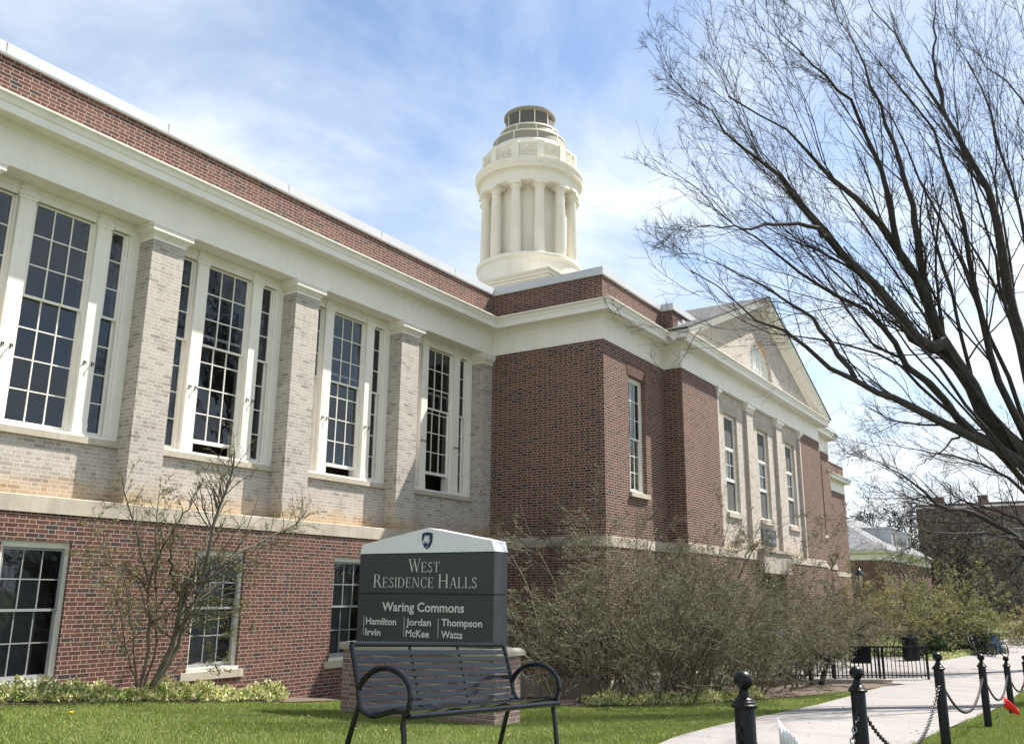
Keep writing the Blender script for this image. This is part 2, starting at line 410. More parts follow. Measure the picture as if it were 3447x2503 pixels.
class MB:
    """collects boxes, prisms, tubes and lathes into one mesh; UVs are box-projected metres"""
    def __init__(s): s.v = []; s.f = []; s.uv = {}
    def quad(s, a, b, c, d, uv=None):
        i = len(s.v); s.v += [a, b, c, d]; s.f.append((i, i+1, i+2, i+3))
        if uv: s.uv[len(s.f)-1] = uv
    def poly(s, pts):
        i = len(s.v); s.v += list(pts); s.f.append(tuple(range(i, i+len(pts))))
    def box(s, x0, x1, y0, y1, z0, z1):
        if x0 > x1: x0, x1 = x1, x0
        if y0 > y1: y0, y1 = y1, y0
        if z0 > z1: z0, z1 = z1, z0
        i = len(s.v)
        s.v += [(x0, y0, z0), (x1, y0, z0), (x1, y1, z0), (x0, y1, z0), (x0, y0, z1), (x1, y0, z1), (x1, y1, z1), (x0, y1, z1)]
        s.f += [tuple(i+k for k in q) for q in ((0, 3, 2, 1), (4, 5, 6, 7), (0, 1, 5, 4), (1, 2, 6, 5), (2, 3, 7, 6), (3, 0, 4, 7))]
        return s
    def prism(s, pts, vec):
        """flat outline pushed along vec"""
        n = len(pts); i = len(s.v); vec = Vector(vec)
        s.v += [tuple(p) for p in pts] + [tuple(Vector(p)+vec) for p in pts]
        s.f.append(tuple(range(i+n-1, i-1, -1))); s.f.append(tuple(range(i+n, i+2*n)))
        for k in range(n):
            k2 = (k+1) % n
            s.f.append((i+k, i+k2, i+n+k2, i+n+k))
        return s
    def tube(s, pts, rad, k=6, closed=False, squash=1.0):
        pts = [Vector(p) for p in pts]; n = len(pts)
        if not hasattr(rad, '__len__'): rad = [rad]*n
        i0 = len(s.v); prev = None
        for a in range(n):
            if closed: t = pts[(a+1) % n]-pts[a-1]
            else: t = pts[min(a+1, n-1)]-pts[max(a-1, 0)]
            t.normalize()
            if prev is None:
                ref = Vector((0, 0, 1)) if abs(t.z) < .9 else Vector((1, 0, 0))
                x = t.cross(ref).normalized()
            else:
                x = (prev-t*prev.dot(t)).normalized()
            prev = x; y = t.cross(x)
            for q in range(k):
                an = 2*math.pi*(q+.5)/k
                s.v.append(tuple(pts[a]+x*(math.cos(an)*rad[a])+y*(math.sin(an)*rad[a]*squash)))
        m_ = n if closed else n-1
        for a in range(m_):
            b_ = (a+1) % n
            for q in range(k):
                q2 = (q+1) % k
                s.f.append((i0+a*k+q, i0+a*k+q2, i0+b_*k+q2, i0+b_*k+q))
        if not closed:
            s.f.append(tuple(i0+q for q in range(k-1, -1, -1))); s.f.append(tuple(i0+(n-1)*k+q for q in range(k)))
        return s
    def lathe(s, prof, cx=0, cy=0, k=32, cap=True):
        i0 = len(s.v); n = len(prof)
        for r, z in prof:
            for q in range(k):
                an = 2*math.pi*q/k
                s.v.append((cx+r*math.cos(an), cy+r*math.sin(an), z))
        for a in range(n-1):
            for q in range(k):
                q2 = (q+1) % k
                s.f.append((i0+a*k+q, i0+a*k+q2, i0+(a+1)*k+q2, i0+(a+1)*k+q))
        if cap:
            s.f.append(tuple(i0+q for q in range(k-1, -1, -1))); s.f.append(tuple(i0+(n-1)*k+q for q in range(k)))
        return s
    def sphere(s, c, r, k=20, n=12, sz=1.0):
        prof = [(max(1e-4, r*math.sin(math.pi*a/n)), c[2]-r*sz*math.cos(math.pi*a/n)) for a in range(n+1)]
        return s.lathe(prof, c[0], c[1], k, cap=False)
    def build(s, name, mat, parent=None, origin=(0, 0, 0), smooth=False, bevel=0.0, loc=None):
        me = bpy.data.meshes.new(name)
        me.from_pydata([tuple(p) for p in s.v], [], s.f)
        me.update()
        ul = me.uv_layers.new(name='UVMap')
        V = s.v
        for pi, p in enumerate(me.polygons):
            nx, ny, nz = abs(p.normal.x), abs(p.normal.y), abs(p.normal.z)
            for j, li in enumerate(p.loop_indices):
                if pi in s.uv:
                    ul.data[li].uv = s.uv[pi][j]; continue
                q = V[me.loops[li].vertex_index]
                if nz > .75: ul.data[li].uv = (q[0], q[1])
                elif nx > ny: ul.data[li].uv = (q[1]+.05, q[2])
                else: ul.data[li].uv = (q[0], q[2]) if nz < .2 else (q[0], (q[2]**2+q[1]**2)**.5 if False else q[1]/max(.3, nz))
        if any(abs(x) > 1e-9 for x in origin):
            me.transform(Matrix.Translation((-origin[0], -origin[1], -origin[2])))
        if smooth:
            me.polygons.foreach_set('use_smooth', [True]*len(me.polygons))
            if smooth != 'all':
                try: me.set_sharp_from_angle(angle=R(35))
                except Exception: pass
        me.materials.append(mat)
        o = bpy.data.objects.new(name, me); col.objects.link(o)
        if parent is not None: o.parent = parent
        if loc: o.location = loc
        if bevel:
            md = o.modifiers.new('bevel', 'BEVEL'); md.width = bevel; md.segments = 2; md.limit_method = 'ANGLE'; md.angle_limit = R(40)
        return o


def np_mesh(name, verts, faces_flat, fsize, mat, parent=None, origin=None, smooth=False):
    """fast mesh from arrays: every face has fsize corners"""
    me = bpy.data.meshes.new(name)
    verts = np.asarray(verts, dtype=np.float32)
    if origin is not None: verts = verts-np.asarray(origin, dtype=np.float32)
    nf = len(faces_flat)//fsize
    me.vertices.add(len(verts)); me.vertices.foreach_set('co', verts.ravel())
    me.loops.add(nf*fsize); me.loops.foreach_set('vertex_index', np.asarray(faces_flat, dtype=np.int32))
    me.polygons.add(nf)
    me.polygons.foreach_set('loop_start', np.arange(0, nf*fsize, fsize, dtype=np.int32))
    me.polygons.foreach_set('loop_total', np.full(nf, fsize, dtype=np.int32))
    if smooth: me.polygons.foreach_set('use_smooth', np.ones(nf, dtype=bool))
    me.update(calc_edges=True); me.validate()
    me.materials.append(mat)
    o = bpy.data.objects.new(name, me); col.objects.link(o)
    if parent is not None: o.parent = parent
    return o


def wall(mb, axis, c, a0, a1, z0, z1, holes=(), depth=.2, out=-1):
    """wall plane with real openings. axis 'y': plane y=c spanning x; axis 'x': plane x=c spanning y. out: sign of outward normal"""
    As = sorted({a0, a1} | {h[0] for h in holes} | {h[1] for h in holes})
    Zs = sorted({z0, z1} | {h[2] for h in holes} | {h[3] for h in holes})
    def P(a, z, d=0.0):
        return (a, c-out*d, z) if axis == 'y' else (c-out*d, a, z)
    flip = (axis == 'y' and out > 0) or (axis == 'x' and out < 0)
    def Q(p, q, r, t): mb.quad(*((t, r, q, p) if flip else (p, q, r, t)))
    for i in range(len(As)-1):
        for j in range(len(Zs)-1):
            am = (As[i]+As[i+1])/2; zm = (Zs[j]+Zs[j+1])/2
            if any(h[0] < am < h[1] and h[2] < zm < h[3] for h in holes): continue
            Q(P(As[i], Zs[j]), P(As[i+1], Zs[j]), P(As[i+1], Zs[j+1]), P(As[i], Zs[j+1]))
    for h in holes:
        l, r, b, t = h[:4]
        Q(P(l, b), P(l, b, depth), P(l, t, depth), P(l, t)) if False else None
        Q(P(l, b, depth), P(l, b), P(l, t), P(l, t, depth)) if False else Q(P(l, b), P(l, t), P(l, t, depth), P(l, b, depth))
        Q(P(r, t), P(r, b), P(r, b, depth), P(r, t, depth))
        Q(P(l, t), P(r, t), P(r, t, depth), P(l, t, depth))
        Q(P(r, b), P(l, b), P(l, b, depth), P(r, b, depth))


def offset_path(path, d):
    """offset an open XY path to its right-hand side by d with mitred corners"""
    out = []
    n = len(path)
    for i in range(n):
        ns = []
        for a, b in ((i-1, i), (i, i+1)):
            if a < 0 or b >= n: continue
            dx, dy = path[b][0]-path[a][0], path[b][1]-path[a][1]
            L = math.hypot(dx, dy); ns.append((dy/L, -dx/L))
        if len(ns) == 1: nx, ny = ns[0]; k = 1
        else:
            nx, ny = ns[0][0]+ns[1][0], ns[0][1]+ns[1][1]
            L2 = nx*nx+ny*ny; k = 2/L2
        out.append((path[i][0]+nx*k*d, path[i][1]+ny*k*d))
    return out


def sweep(mb, path, prof):
    """moulding: profile of (outward offset, z) swept along the path"""
    rows = [[(x, y, z) for x, y in offset_path(path, d)] for d, z in prof]
    for a in range(len(rows)-1):
        for i in range(len(path)-1):
            mb.quad(rows[a][i], rows[a][i+1], rows[a+1][i+1], rows[a+1][i])
    return mb


# ------------------------------------------------------------------ ground height
GX = [-300, -60, -9, -4.5, -2.5, 0.5, 3.3, 7, 11, 15.4, 20, 30, 60, 300, 1500]
GY = [-12, -9.8, -6.5, -1]
GZ = [[0, -.05, -.1, -.27, -.37, -.48, -.55, -.76, -1.0, -1.21, -1.3, -1.38, -1.5, -2.4, -4],
      [0, .0, -.03, -.1, -.2, -.42, -.55, -.78, -1.02, -1.23, -1.32, -1.38, -1.5, -2.4, -4],
      [0, 0, 0, -.2, -.32, -.51, -.72, -.97, -1.2, -1.33, -1.38, -1.4, -1.5, -2.4, -4],
      [0, 0, 0, -.2, -.36, -.6, -.86, -1.13, -1.4, -1.42, -1.42, -1.42, -1.5, -2.4, -4]]


def gz(x, y):
    x = min(max(x, GX[0]), GX[-1]); y = min(max(y, GY[0]), GY[-1])
    i = max(k for k in range(len(GX)-1) if GX[k] <= x) if x < GX[-1] else len(GX)-2
    j = max(k for k in range(len(GY)-1) if GY[k] <= y) if y < GY[-1] else len(GY)-2
    s = (x-GX[i])/(GX[i+1]-GX[i]); t = (y-GY[j])/(GY[j+1]-GY[j])
    return (GZ[j][i]*(1-s)+GZ[j][i+1]*s)*(1-t)+(GZ[j+1][i]*(1-s)+GZ[j+1][i+1]*s)*t


def gz_np(x, y):
    x = np.clip(x, GX[0], GX[-1]-1e-6); y = np.clip(y, GY[0], GY[-1]-1e-6)
    gx, gy, Z = np.array(GX), np.array(GY), np.array(GZ)
    i = np.searchsorted(gx, x, side='right')-1; j = np.searchsorted(gy, y, side='right')-1
    s = (x-gx[i])/(gx[i+1]-gx[i]); t = (y-gy[j])/(gy[j+1]-gy[j])
    return (Z[j, i]*(1-s)+Z[j, i+1]*s)*(1-t)+(Z[j+1, i]*(1-s)+Z[j+1, i+1]*s)*t


def strip(mb, left, right, dz, n=40, cross=6):
    """ground sheet between two polylines (same number of points), draped on the terrain"""
    def along(pl, t):
        k = t*(len(pl)-1); i = min(int(k), len(pl)-2); f = k-i
        return (pl[i][0]*(1-f)+pl[i+1][0]*f, pl[i][1]*(1-f)+pl[i+1][1]*f)
    idx = len(mb.v)
    for a in range(n+1):
        l, r = along(left, a/n), along(right, a/n)
        for c in range(cross+1):
            q = c/cross; x, y = l[0]*(1-q)+r[0]*q, l[1]*(1-q)+r[1]*q
            mb.v.append((x, y, gz(x, y)+dz))
    w_ = cross+1
    for a in range(n):
        for c in range(cross):
            i = idx+a*w_+c
            mb.f.append((i, i+1, i+w_+1, i+w_))
    return mb


# ------------------------------------------------------------------ twig growth (arrays, no bpy.ops)
def resample(pts, n):
    pts = np.asarray(pts, float)
    d = np.r_[0, np.cumsum(np.linalg.norm(np.diff(pts, axis=0), axis=1))]
    # smooth a little with Catmull-Rom
    t = np.linspace(0, d[-1], n)
    out = np.empty((n, 3))
    for k in range(n):
        i = min(np.searchsorted(d, t[k], side='right')-1, len(pts)-2); i = max(i, 0)
        f = (t[k]-d[i])/max(1e-9, d[i+1]-d[i])
        p0 = pts[max(i-1, 0)]; p1 = pts[i]; p2 = pts[i+1]; p3 = pts[min(i+2, len(pts)-1)]
        out[k] = .5*((2*p1)+(-p0+p2)*f+(2*p0-5*p1+4*p2-p3)*f*f+(-p0+3*p1-3*p2+p3)*f**3)
    return out


def spawn(rng, P, Rd, c, ang, lf, tmin=.2, n=6, jit=.12, up=.05, rf=.55, rmin=.004, lmin=.0, tip=.35, bias=None):
    """children of polylines P (M,n0,3) with radii Rd (M,n0)"""
    Mn, n0, _ = P.shape
    t = tmin+(1-tmin)*rng.random((Mn, c))
    ii = np.minimum((t*(n0-1)).astype(int), n0-2); f = t*(n0-1)-ii
    mi = np.arange(Mn)[:, None]
    pos = P[mi, ii]*(1-f)[..., None]+P[mi, ii+1]*f[..., None]
    tan = P[mi, ii+1]-P[mi, ii]
    tan /= np.maximum(np.linalg.norm(tan, axis=-1, keepdims=True), 1e-9)
    rad = Rd[mi, ii]*(1-f)+Rd[mi, ii+1]*f
    Lp = np.linalg.norm(np.diff(P, axis=1), axis=-1).sum(1)[:, None]
    L = Lp*lf*(1.15-.75*t)*(.55+.8*rng.random((Mn, c)))
    L = np.maximum(L, lmin)
    pr = rng.normal(size=(Mn, c, 3))
    if bias is not None: pr += np.asarray(bias)
    pr -= (pr*tan).sum(-1, keepdims=True)*tan
    pr /= np.maximum(np.linalg.norm(pr, axis=-1, keepdims=True), 1e-9)
    a = ang*(.6+.8*rng.random((Mn, c, 1)))
    d = tan*np.cos(a)+pr*np.sin(a)
    K = Mn*c
    pos = pos.reshape(K, 3); d = d.reshape(K, 3); L = L.reshape(K); rad = rad.reshape(K)
    out = np.empty((K, n, 3)); out[:, 0] = pos
    for s in range(1, n):
        d = d+rng.normal(size=(K, 3))*jit+np.array([0, 0, up])
        d /= np.linalg.norm(d, axis=1, keepdims=True)
        out[:, s] = out[:, s-1]+d*(L/(n-1))[:, None]
    r0 = np.maximum(rad*rf, rmin)
    rr = r0[:, None]*np.linspace(1, tip, n)[None]
    rr = np.maximum(rr, rmin*.6)
    return out, rr


def tubes(P, Rd, k):
    """tube mesh arrays for polylines"""
    Mn, n, _ = P.shape
    T = np.empty_like(P)
    T[:, 1:-1] = P[:, 2:]-P[:, :-2]; T[:, 0] = P[:, 1]-P[:, 0]; T[:, -1] = P[:, -1]-P[:, -2]
    T /= np.maximum(np.linalg.norm(T, axis=-1, keepdims=True), 1e-9)
    ref = np.array([.31, .52, .79]); X = np.cross(T, ref)
    nn = np.linalg.norm(X, axis=-1, keepdims=True); X = np.where(nn < .1, np.cross(T, [1., 0, 0]), X)
    X /= np.maximum(np.linalg.norm(X, axis=-1, keepdims=True), 1e-9)
    Y = np.cross(T, X)
    an = 2*np.pi*np.arange(k)/k
    V = P[:, :, None]+Rd[:, :, None, None]*(X[:, :, None]*np.cos(an)[None, None, :, None]+Y[:, :, None]*np.sin(an)[None, None, :, None])
    base = (np.arange(Mn)*n*k)[:, None, None]+(np.arange(n-1)*k)[None, :, None]
    q = np.arange(k)[None, None]; q2 = (np.arange(k)+1) % k
    F = np.stack([base+q, base+q2[None, None], base+k+q2[None, None], base+k+q], -1)
    return V.reshape(-1, 3), F.reshape(-1)


def join(parts):
    vs, fs, o = [], [], 0
    for v, f in parts:
        vs.append(v); fs.append(f+o); o += len(v)
    return np.concatenate(vs), np.concatenate(fs)


def leaf_quads(rng, P, count, size, spread=.02, flat=.0):
    """small leaf-shaped quads scattered along polylines"""
    Mn, n, _ = P.shape
    mi = rng.integers(0, Mn, count); t = rng.random(count)**.8*(n-1)
    ii = np.minimum(t.astype(int), n-2); f = (t-ii)[:, None]
    c = P[mi, ii]*(1-f)+P[mi, ii+1]*f+rng.normal(size=(count, 3))*spread
    a = rng.normal(size=(count, 3)); a[:, 2] = np.abs(a[:, 2])*(1-flat); a /= np.linalg.norm(a, axis=1, keepdims=True)
    b = np.cross(a, rng.normal(size=(count, 3))); b /= np.maximum(np.linalg.norm(b, axis=1, keepdims=True), 1e-9)
    s = size*(.6+.8*rng.random((count, 1)))
    V = np.stack([c, c+a*s*.5+b*s*.28, c+a*s, c+a*s*.5-b*s*.28], 1).reshape(-1, 3)
    return V, np.arange(count*4)
ELM=[
(.34,[(16.46,-13.23,3.36),(15.5,-12.69,4.56),(14.78,-12.2,5.1),(14.0,-11.84,6.13),(13.25,-11.47,7.01),(12.77,-11.33,7.5),(12.35,-11.29,8.02),(11.59,-10.88,8.84),(10.88,-10.54,9.68),(10.1,-9.98,10.26),(9.33,-9.47,10.94),(8.79,-9.17,11.26),(8.21,-8.72,11.4),(7.71,-8.42,11.64)]),
(.2,[(13.0,-11.5,6.94),(12.54,-11.28,6.71),(11.72,-10.85,7.18),(11.02,-10.59,7.66),(10.22,-10.21,8.18),(9.45,-9.86,8.7),(8.68,-9.53,9.24),(8.12,-9.41,9.54),(7.5,-9.17,9.78),(6.85,-8.87,9.97),(6.19,-8.64,10.37),(5.67,-8.48,10.47),(4.99,-8.18,10.76)]),
(.17,[(14.47,-12.05,4.8),(13.85,-11.65,4.97),(13.29,-11.48,5.42),(12.28,-10.81,6.27),(11.45,-10.43,7.17),(10.66,-9.9,7.61),(9.83,-9.29,7.99),(8.91,-8.65,8.61),(8.2,-8.19,8.96),(7.49,-7.79,9.41),(6.86,-7.46,9.73)]),
(.21,[(16.46,-13.23,3.36),(15.17,-12.61,4.36),(14.1,-12.02,4.66),(13.19,-11.62,4.87),(11.83,-10.66,5.36),(11.08,-10.42,5.36),(10.17,-10.03,5.61),(9.14,-9.52,5.97),(8.25,-9.2,6.28),(7.47,-8.96,6.39),(6.67,-8.73,6.59),(5.92,-8.55,6.77),(5.19,-8.37,6.84)]),
(.07,[(10.56,-10.65,6.96),(9.73,-10.25,7.11),(8.78,-9.5,6.91),(8.01,-8.94,6.5),(7.3,-8.53,6.24),(6.54,-8.12,6.15),(5.87,-7.79,5.91)]),
(.11,[(15.03,-11.83,5.06),(14.34,-11.35,5.46),(13.56,-10.82,6.03),(12.83,-10.39,6.65),(12.01,-9.65,6.9),(11.21,-8.89,7.03),(10.72,-8.52,7.0),(10.18,-8.11,7.06),(9.39,-7.46,7.38),(8.47,-7.01,8.58)]),
(.16,[(12.46,-11.31,7.8),(12.39,-11.28,8.9),(12.38,-11.22,9.72),(12.26,-11.14,10.86),(11.98,-10.91,12.22),(11.56,-10.59,13.84),(11.5,-10.41,14.57),(11.29,-10.05,15.41),(11.27,-9.93,16.1)]),
(.13,[(11.52,-10.96,8.62),(10.95,-10.94,9.46),(10.41,-10.91,10.15),(9.92,-10.85,10.59),(9.26,-10.69,11.42),(8.7,-10.46,11.73),(8.05,-10.09,12.06),(7.37,-9.75,12.52),(6.84,-9.56,12.83),(6.36,-9.42,13.11)]),
(.26,[(16.6,-13.32,4.15),(15.73,-12.94,6.9),(15.38,-12.84,8.54),(14.99,-12.8,10.42),(14.81,-12.63,11.34),(14.38,-12.23,12.58),(14.01,-11.83,13.61),(13.55,-11.37,14.84),(13.53,-11.25,15.34),(13.1,-10.69,16.23),(12.96,-10.51,16.96)]),
(.19,[(16.08,-13.22,3.55),(14.99,-12.64,5.32),(14.21,-12.39,6.77),(13.62,-12.23,7.79),(13.31,-12.26,8.23),(12.6,-12.21,9.89),(12.03,-12.02,10.76),(11.46,-11.9,11.78),(10.79,-11.46,12.45),(10.12,-11.03,13.12),(9.48,-10.64,13.81),(9.08,-10.54,14.3)]),
(.16,[(16.81,-13.45,5.31),(16.44,-13.37,8.21),(16.3,-13.31,10.43),(16.14,-13.14,12.49),(15.83,-12.8,14.62),(15.82,-12.48,15.83),(15.82,-12.13,16.94),(15.92,-12.03,18.26)]),
(.1,[(14.19,-11.96,13.42),(14.45,-11.97,13.88),(14.39,-11.89,15.23),(14.4,-12.05,16.84),(14.6,-12.18,17.77)]),
(.12,[(16.48,-13.72,6.97),(15.89,-13.93,11.01),(15.41,-13.75,13.76),(15.17,-13.09,14.7),(14.96,-12.68,16.09),(14.94,-12.48,17.29)]),
(.13,[(15.52,-13.86,7.88),(13.56,-14.1,12.38),(12.25,-13.96,13.8),(11.25,-13.77,14.14),(10.33,-13.64,14.29)]),
(.12,[(15.68,-13.12,5.72),(14.07,-12.79,7.77),(12.92,-12.73,8.89),(11.6,-12.56,10.31),(10.5,-12.51,11.25),(9.52,-12.64,12.2),(8.67,-12.92,13.06)]),
(.12,[(14.36,-12.17,8.08),(14.19,-11.88,9.5),(13.94,-11.43,10.85),(13.7,-11.08,12.36),(13.52,-10.67,13.56),(13.31,-10.12,14.57),(12.71,-9.21,16.07),(12.64,-8.95,17.25)]),
(.1,[(12.69,-10.75,6.36),(12.49,-10.08,6.9),(12.0,-9.38,8.35),(11.77,-8.86,9.31),(11.33,-8.06,10.41),(10.99,-7.3,11.2),(10.74,-6.72,12.13),(10.49,-6.12,12.96)]),
(.09,[(9.39,-9.88,8.68),(8.52,-9.69,8.64),(7.49,-9.14,8.38),(6.65,-8.85,8.05),(5.7,-8.47,7.88),(4.83,-8.11,7.47)]),
(.09,[(7.59,-9.55,9.28),(7.77,-9.07,10.23),(7.9,-8.61,11.39),(8.06,-8.2,12.61),(8.32,-7.95,13.79)]),
(.09,[(9.71,-10.06,10.08),(8.64,-9.92,11.02),(7.7,-9.84,11.63),(6.73,-9.6,12.01),(5.88,-9.53,12.34)]),
(.1,[(10.49,-9.97,5.68),(10.35,-9.46,6.79),(10.39,-9.0,7.4),(10.24,-8.26,8.03),(10.09,-7.48,8.58),(9.91,-6.68,9.14),(9.84,-5.9,9.45)]),
(.055,[(14.08,-11.52,4.95),(13.7,-11.17,4.58),(13.21,-10.6,4.08),(13.0,-10.5,3.71)])]
ELM2=[
(.2,[(30.17,-12.28,2.53),(29.07,-11.64,3.07),(28.18,-11.27,3.49),(27.12,-10.64,3.9),(26.15,-10.08,4.17),(25.29,-9.58,4.2),(24.11,-8.9,4.92),(23.12,-8.39,5.36),(22.23,-7.93,5.61),(21.32,-7.42,5.75)]),
(.13,[(30.03,-12.36,3.19),(29.19,-11.72,3.82),(28.5,-11.16,4.16),(27.71,-10.44,4.46),(27.1,-9.89,4.56),(26.59,-9.4,4.46),(25.89,-8.78,4.69),(25.09,-8.02,4.96)]),
(.14,[(30.17,-12.28,2.53),(28.65,-11.61,3.15),(27.14,-10.79,3.4),(25.83,-10.12,3.34),(24.41,-9.3,3.28),(23.17,-8.82,3.4),(21.84,-8.22,3.53),(20.65,-7.93,3.87)]),
(.12,[(29.9,-12.24,3.35),(29.09,-11.58,2.48),(28.4,-11.3,2.11),(27.61,-10.88,1.73),(26.69,-10.4,1.67),(25.91,-10.06,1.45)]),
(.14,[(29.96,-12.41,3.52),(29.4,-11.85,5.01),(28.83,-10.96,5.86),(28.21,-9.85,6.38),(27.65,-8.68,6.57),(27.06,-7.51,6.84),(26.63,-6.43,6.78)]),
(.14,[(29.72,-12.65,4.83),(29.78,-12.33,6.57),(29.79,-11.51,7.35),(29.69,-10.28,7.62),(29.62,-9.19,8.08),(29.54,-7.84,8.01),(29.45,-6.65,8.3)]),
(.1,[(30.13,-12.3,2.69),(30.04,-10.97,2.71),(30.07,-9.9,2.9),(30.12,-8.77,2.83),(30.28,-7.94,3.12)])]
SMALL=[
(.055,[(0.09,-1.15,-0.31),(0.15,-1.21,-0.11),(0.25,-1.28,0.23),(0.31,-1.34,0.51),(0.28,-1.41,1.0),(0.3,-1.47,1.29),(0.49,-1.53,1.29),(0.54,-1.6,1.58),(0.57,-1.66,2.09),(0.64,-1.72,2.61),(0.75,-1.79,3.07),(0.73,-1.85,3.45)]),
(.04,[(0.16,-1.15,-0.28),(0.41,-1.19,0.15),(0.5,-1.22,0.61),(0.65,-1.26,1.0),(0.93,-1.29,1.48),(1.44,-1.33,1.8),(1.7,-1.36,1.93),(2.17,-1.4,2.19),(2.56,-1.43,2.34),(2.84,-1.47,2.65)]),
(.035,[(0.47,-1.15,1.0),(0.16,-1.33,1.36),(-0.07,-1.51,1.7),(-0.18,-1.69,2.04)]),
(.028,[(-0.11,-1.15,-0.29),(-0.11,-1.19,0.18),(-0.15,-1.22,0.66),(-0.22,-1.26,1.21),(-0.42,-1.29,1.62),(-0.62,-1.33,2.1),(-0.82,-1.36,2.5),(-1.01,-1.4,2.9)]),
(.018,[(-0.06,-1.15,-0.3),(0.06,-1.19,0.24),(-0.05,-1.24,0.93),(-0.12,-1.28,1.56),(-0.26,-1.32,2.12),(-0.3,-1.37,2.69)]),
(.016,[(-0.16,-1.15,-0.29),(-0.4,-1.33,0.27),(-0.71,-1.52,0.88),(-0.97,-1.7,1.34),(-1.46,-1.88,1.71),(-1.84,-2.07,2.06)]),
(.016,[(-0.2,-1.15,-0.28),(-0.59,-1.4,0.28),(-0.95,-1.64,0.88),(-1.41,-1.89,1.27),(-1.86,-2.13,1.44)]),
(.018,[(-0.15,-1.15,1.21),(-0.49,-1.13,1.41),(-0.88,-1.12,1.54),(-1.25,-1.1,1.66)]),
(.02,[(0.61,-1.15,1.29),(0.65,-1.29,1.58),(1.28,-1.42,1.68),(1.37,-1.56,1.57),(1.44,-1.69,1.68),(1.73,-1.83,1.61)]),
(.02,[(-0.16,-1.15,1.28),(-0.11,-1.33,1.84),(0.05,-1.5,2.28),(0.14,-1.68,2.64),(0.14,-1.86,2.93)]),
(.016,[(0.6,-1.15,0.64),(1.2,-1.07,0.7),(1.84,-0.99,0.76),(2.19,-0.91,0.99)]),
(.016,[(0.53,-1.15,0.5),(0.96,-1.29,0.42),(1.4,-1.42,0.48),(1.57,-1.56,0.55)]),
(.014,[(0.27,-1.15,-0.18),(0.77,-1.13,-0.01),(1.33,-1.12,-0.04),(1.72,-1.1,0.01)])]

# ------------------------------------------------------------------ the ground
def ground_sheet():
    xs = np.unique(np.concatenate([np.array([-300, -200, -120, -60, -40, -25]), np.arange(-15, 34, .5), np.arange(34, 80, 3), np.array([90, 110, 140, 180, 240, 300, 500, 900, 1500])]))
    ys = np.unique(np.concatenate([np.array([-900, -400, -200, -120, -80, -50, -35, -25]), np.arange(-18, 2.1, .5), np.array([4, 8, 15, 30, 60, 120, 250, 500, 900])]))
    X, Y = np.meshgrid(xs, ys); Z = gz_np(X.ravel(), Y.ravel())
    V = np.stack([X.ravel(), Y.ravel(), Z], 1)
    nx, ny = len(xs), len(ys)
    i = (np.arange(ny-1)[:, None]*nx+np.arange(nx-1)[None]).ravel()
    F = np.stack([i, i+1, i+nx+1, i+nx], 1).ravel()
    return np_mesh('lawn', V, F, 4, M['lawn'], smooth=True)


tag(ground_sheet(), kind='structure')
PATH_L = [(-30, -11.6), (-9, -11.3), (-5, -10.75), (-2, -10.15), (1.24, -9.45), (6, -8.95), (11, -8.5), (15.9, -8.25), (18.5, -8.35), (19.9, -8.75)]
PATH_R = [(-30, -13.2), (-9, -12.6), (-5, -12.15), (-2, -11.95), (1.24, -11.8), (6, -11.74), (11, -11.72), (15.9, -11.72), (18.5, -11.72), (19.9, -11.72)]
mb = MB(); strip(mb, PATH_L, PATH_R, .03, 120, 8)
tag(mb.build('path', M['concrete'], smooth='all'), kind='structure')
mb = MB(); strip(mb, [(19.902, -8.6), (20.5, -4.2), (24, -4.2), (32, -4.4), (36, -8.0), (80, -8.3)], [(19.902, -11.72), (20.5, -11.72), (24, -11.72), (32, -11.72), (36, -11.72), (80, -11.8)], .034, 90, 8)
tag(mb.build('plaza', M['concrete'], smooth='all'), kind='structure')
mb = MB(); strip(mb, [(-60, -15.6), (-9, -15.6), (20, -15.3), (60, -15.4), (120, -15.6)], [(-60, -27), (-9, -27), (20, -27), (60, -27), (120, -27)], .02, 120, 3)
tag(mb.build('road', M['asphalt'], smooth='all'), kind='structure')  # road lies out of view, added so the ground bounces less green light
mb = MB(); strip(mb, [(-60, -27.05), (-9, -27.05), (20, -27.05), (60, -27.05), (120, -27.05)], [(-60, -31), (-9, -31), (20, -31), (60, -31), (120, -31)], .14, 120, 2)
tag(mb.build('pavement', M['concrete'], smooth='all'), kind='structure')  # unseen too, added with the road for a more neutral bounce
mb = MB(); strip(mb, [(7.4, -1.2), (9.5, -1.0), (11, -3.4), (15, -3.5), (20, -4.0), (20.2, -4.1)], [(7.6, -4.6), (9.2, -5.6), (11, -6.1), (13.5, -7.0), (17.4, -8.1), (19.7, -8.55)], .022, 60, 10)
tag(mb.build('mulch_bed', M['mulch'], smooth='all'), kind='structure')
mb = MB(); strip(mb, [(-14, .3), (-2, .3), (3.3, .3), (7.5, .3)], [(-14, -.95), (-2, -.98), (3.3, -.9), (7.5, -.5)], .02, 40, 4)
tag(mb.build('planting_bed', M['mulch'], smooth='all'), kind='structure')

# ------------------------------------------------------------------ the dining hall
BX, BY = 11.10, -3.546          # near corner of the projecting block
CX, CY = 15.09, -4.119          # portico
EX, HX = 30.76, 34.75
DX, GXR = 18.04, 27.72
ZB0, ZB1 = 2.331, 2.60           # stone band
ZC, ZF, ZM, ZN = 7.55, 7.768, 8.479, 8.77
HALL = (11.1, -3.5, -1.42)
hall = empty('dining_hall', HALL)
tag(hall, 'long brick hall with cream cornice, tall paned windows, gabled portico and round tower', 'building')


def hp(mb, name, mat, parent=None, **k):
    return mb.build(name, M[mat] if isinstance(mat, str) else mat, hall if parent is None else parent, HALL, **k)


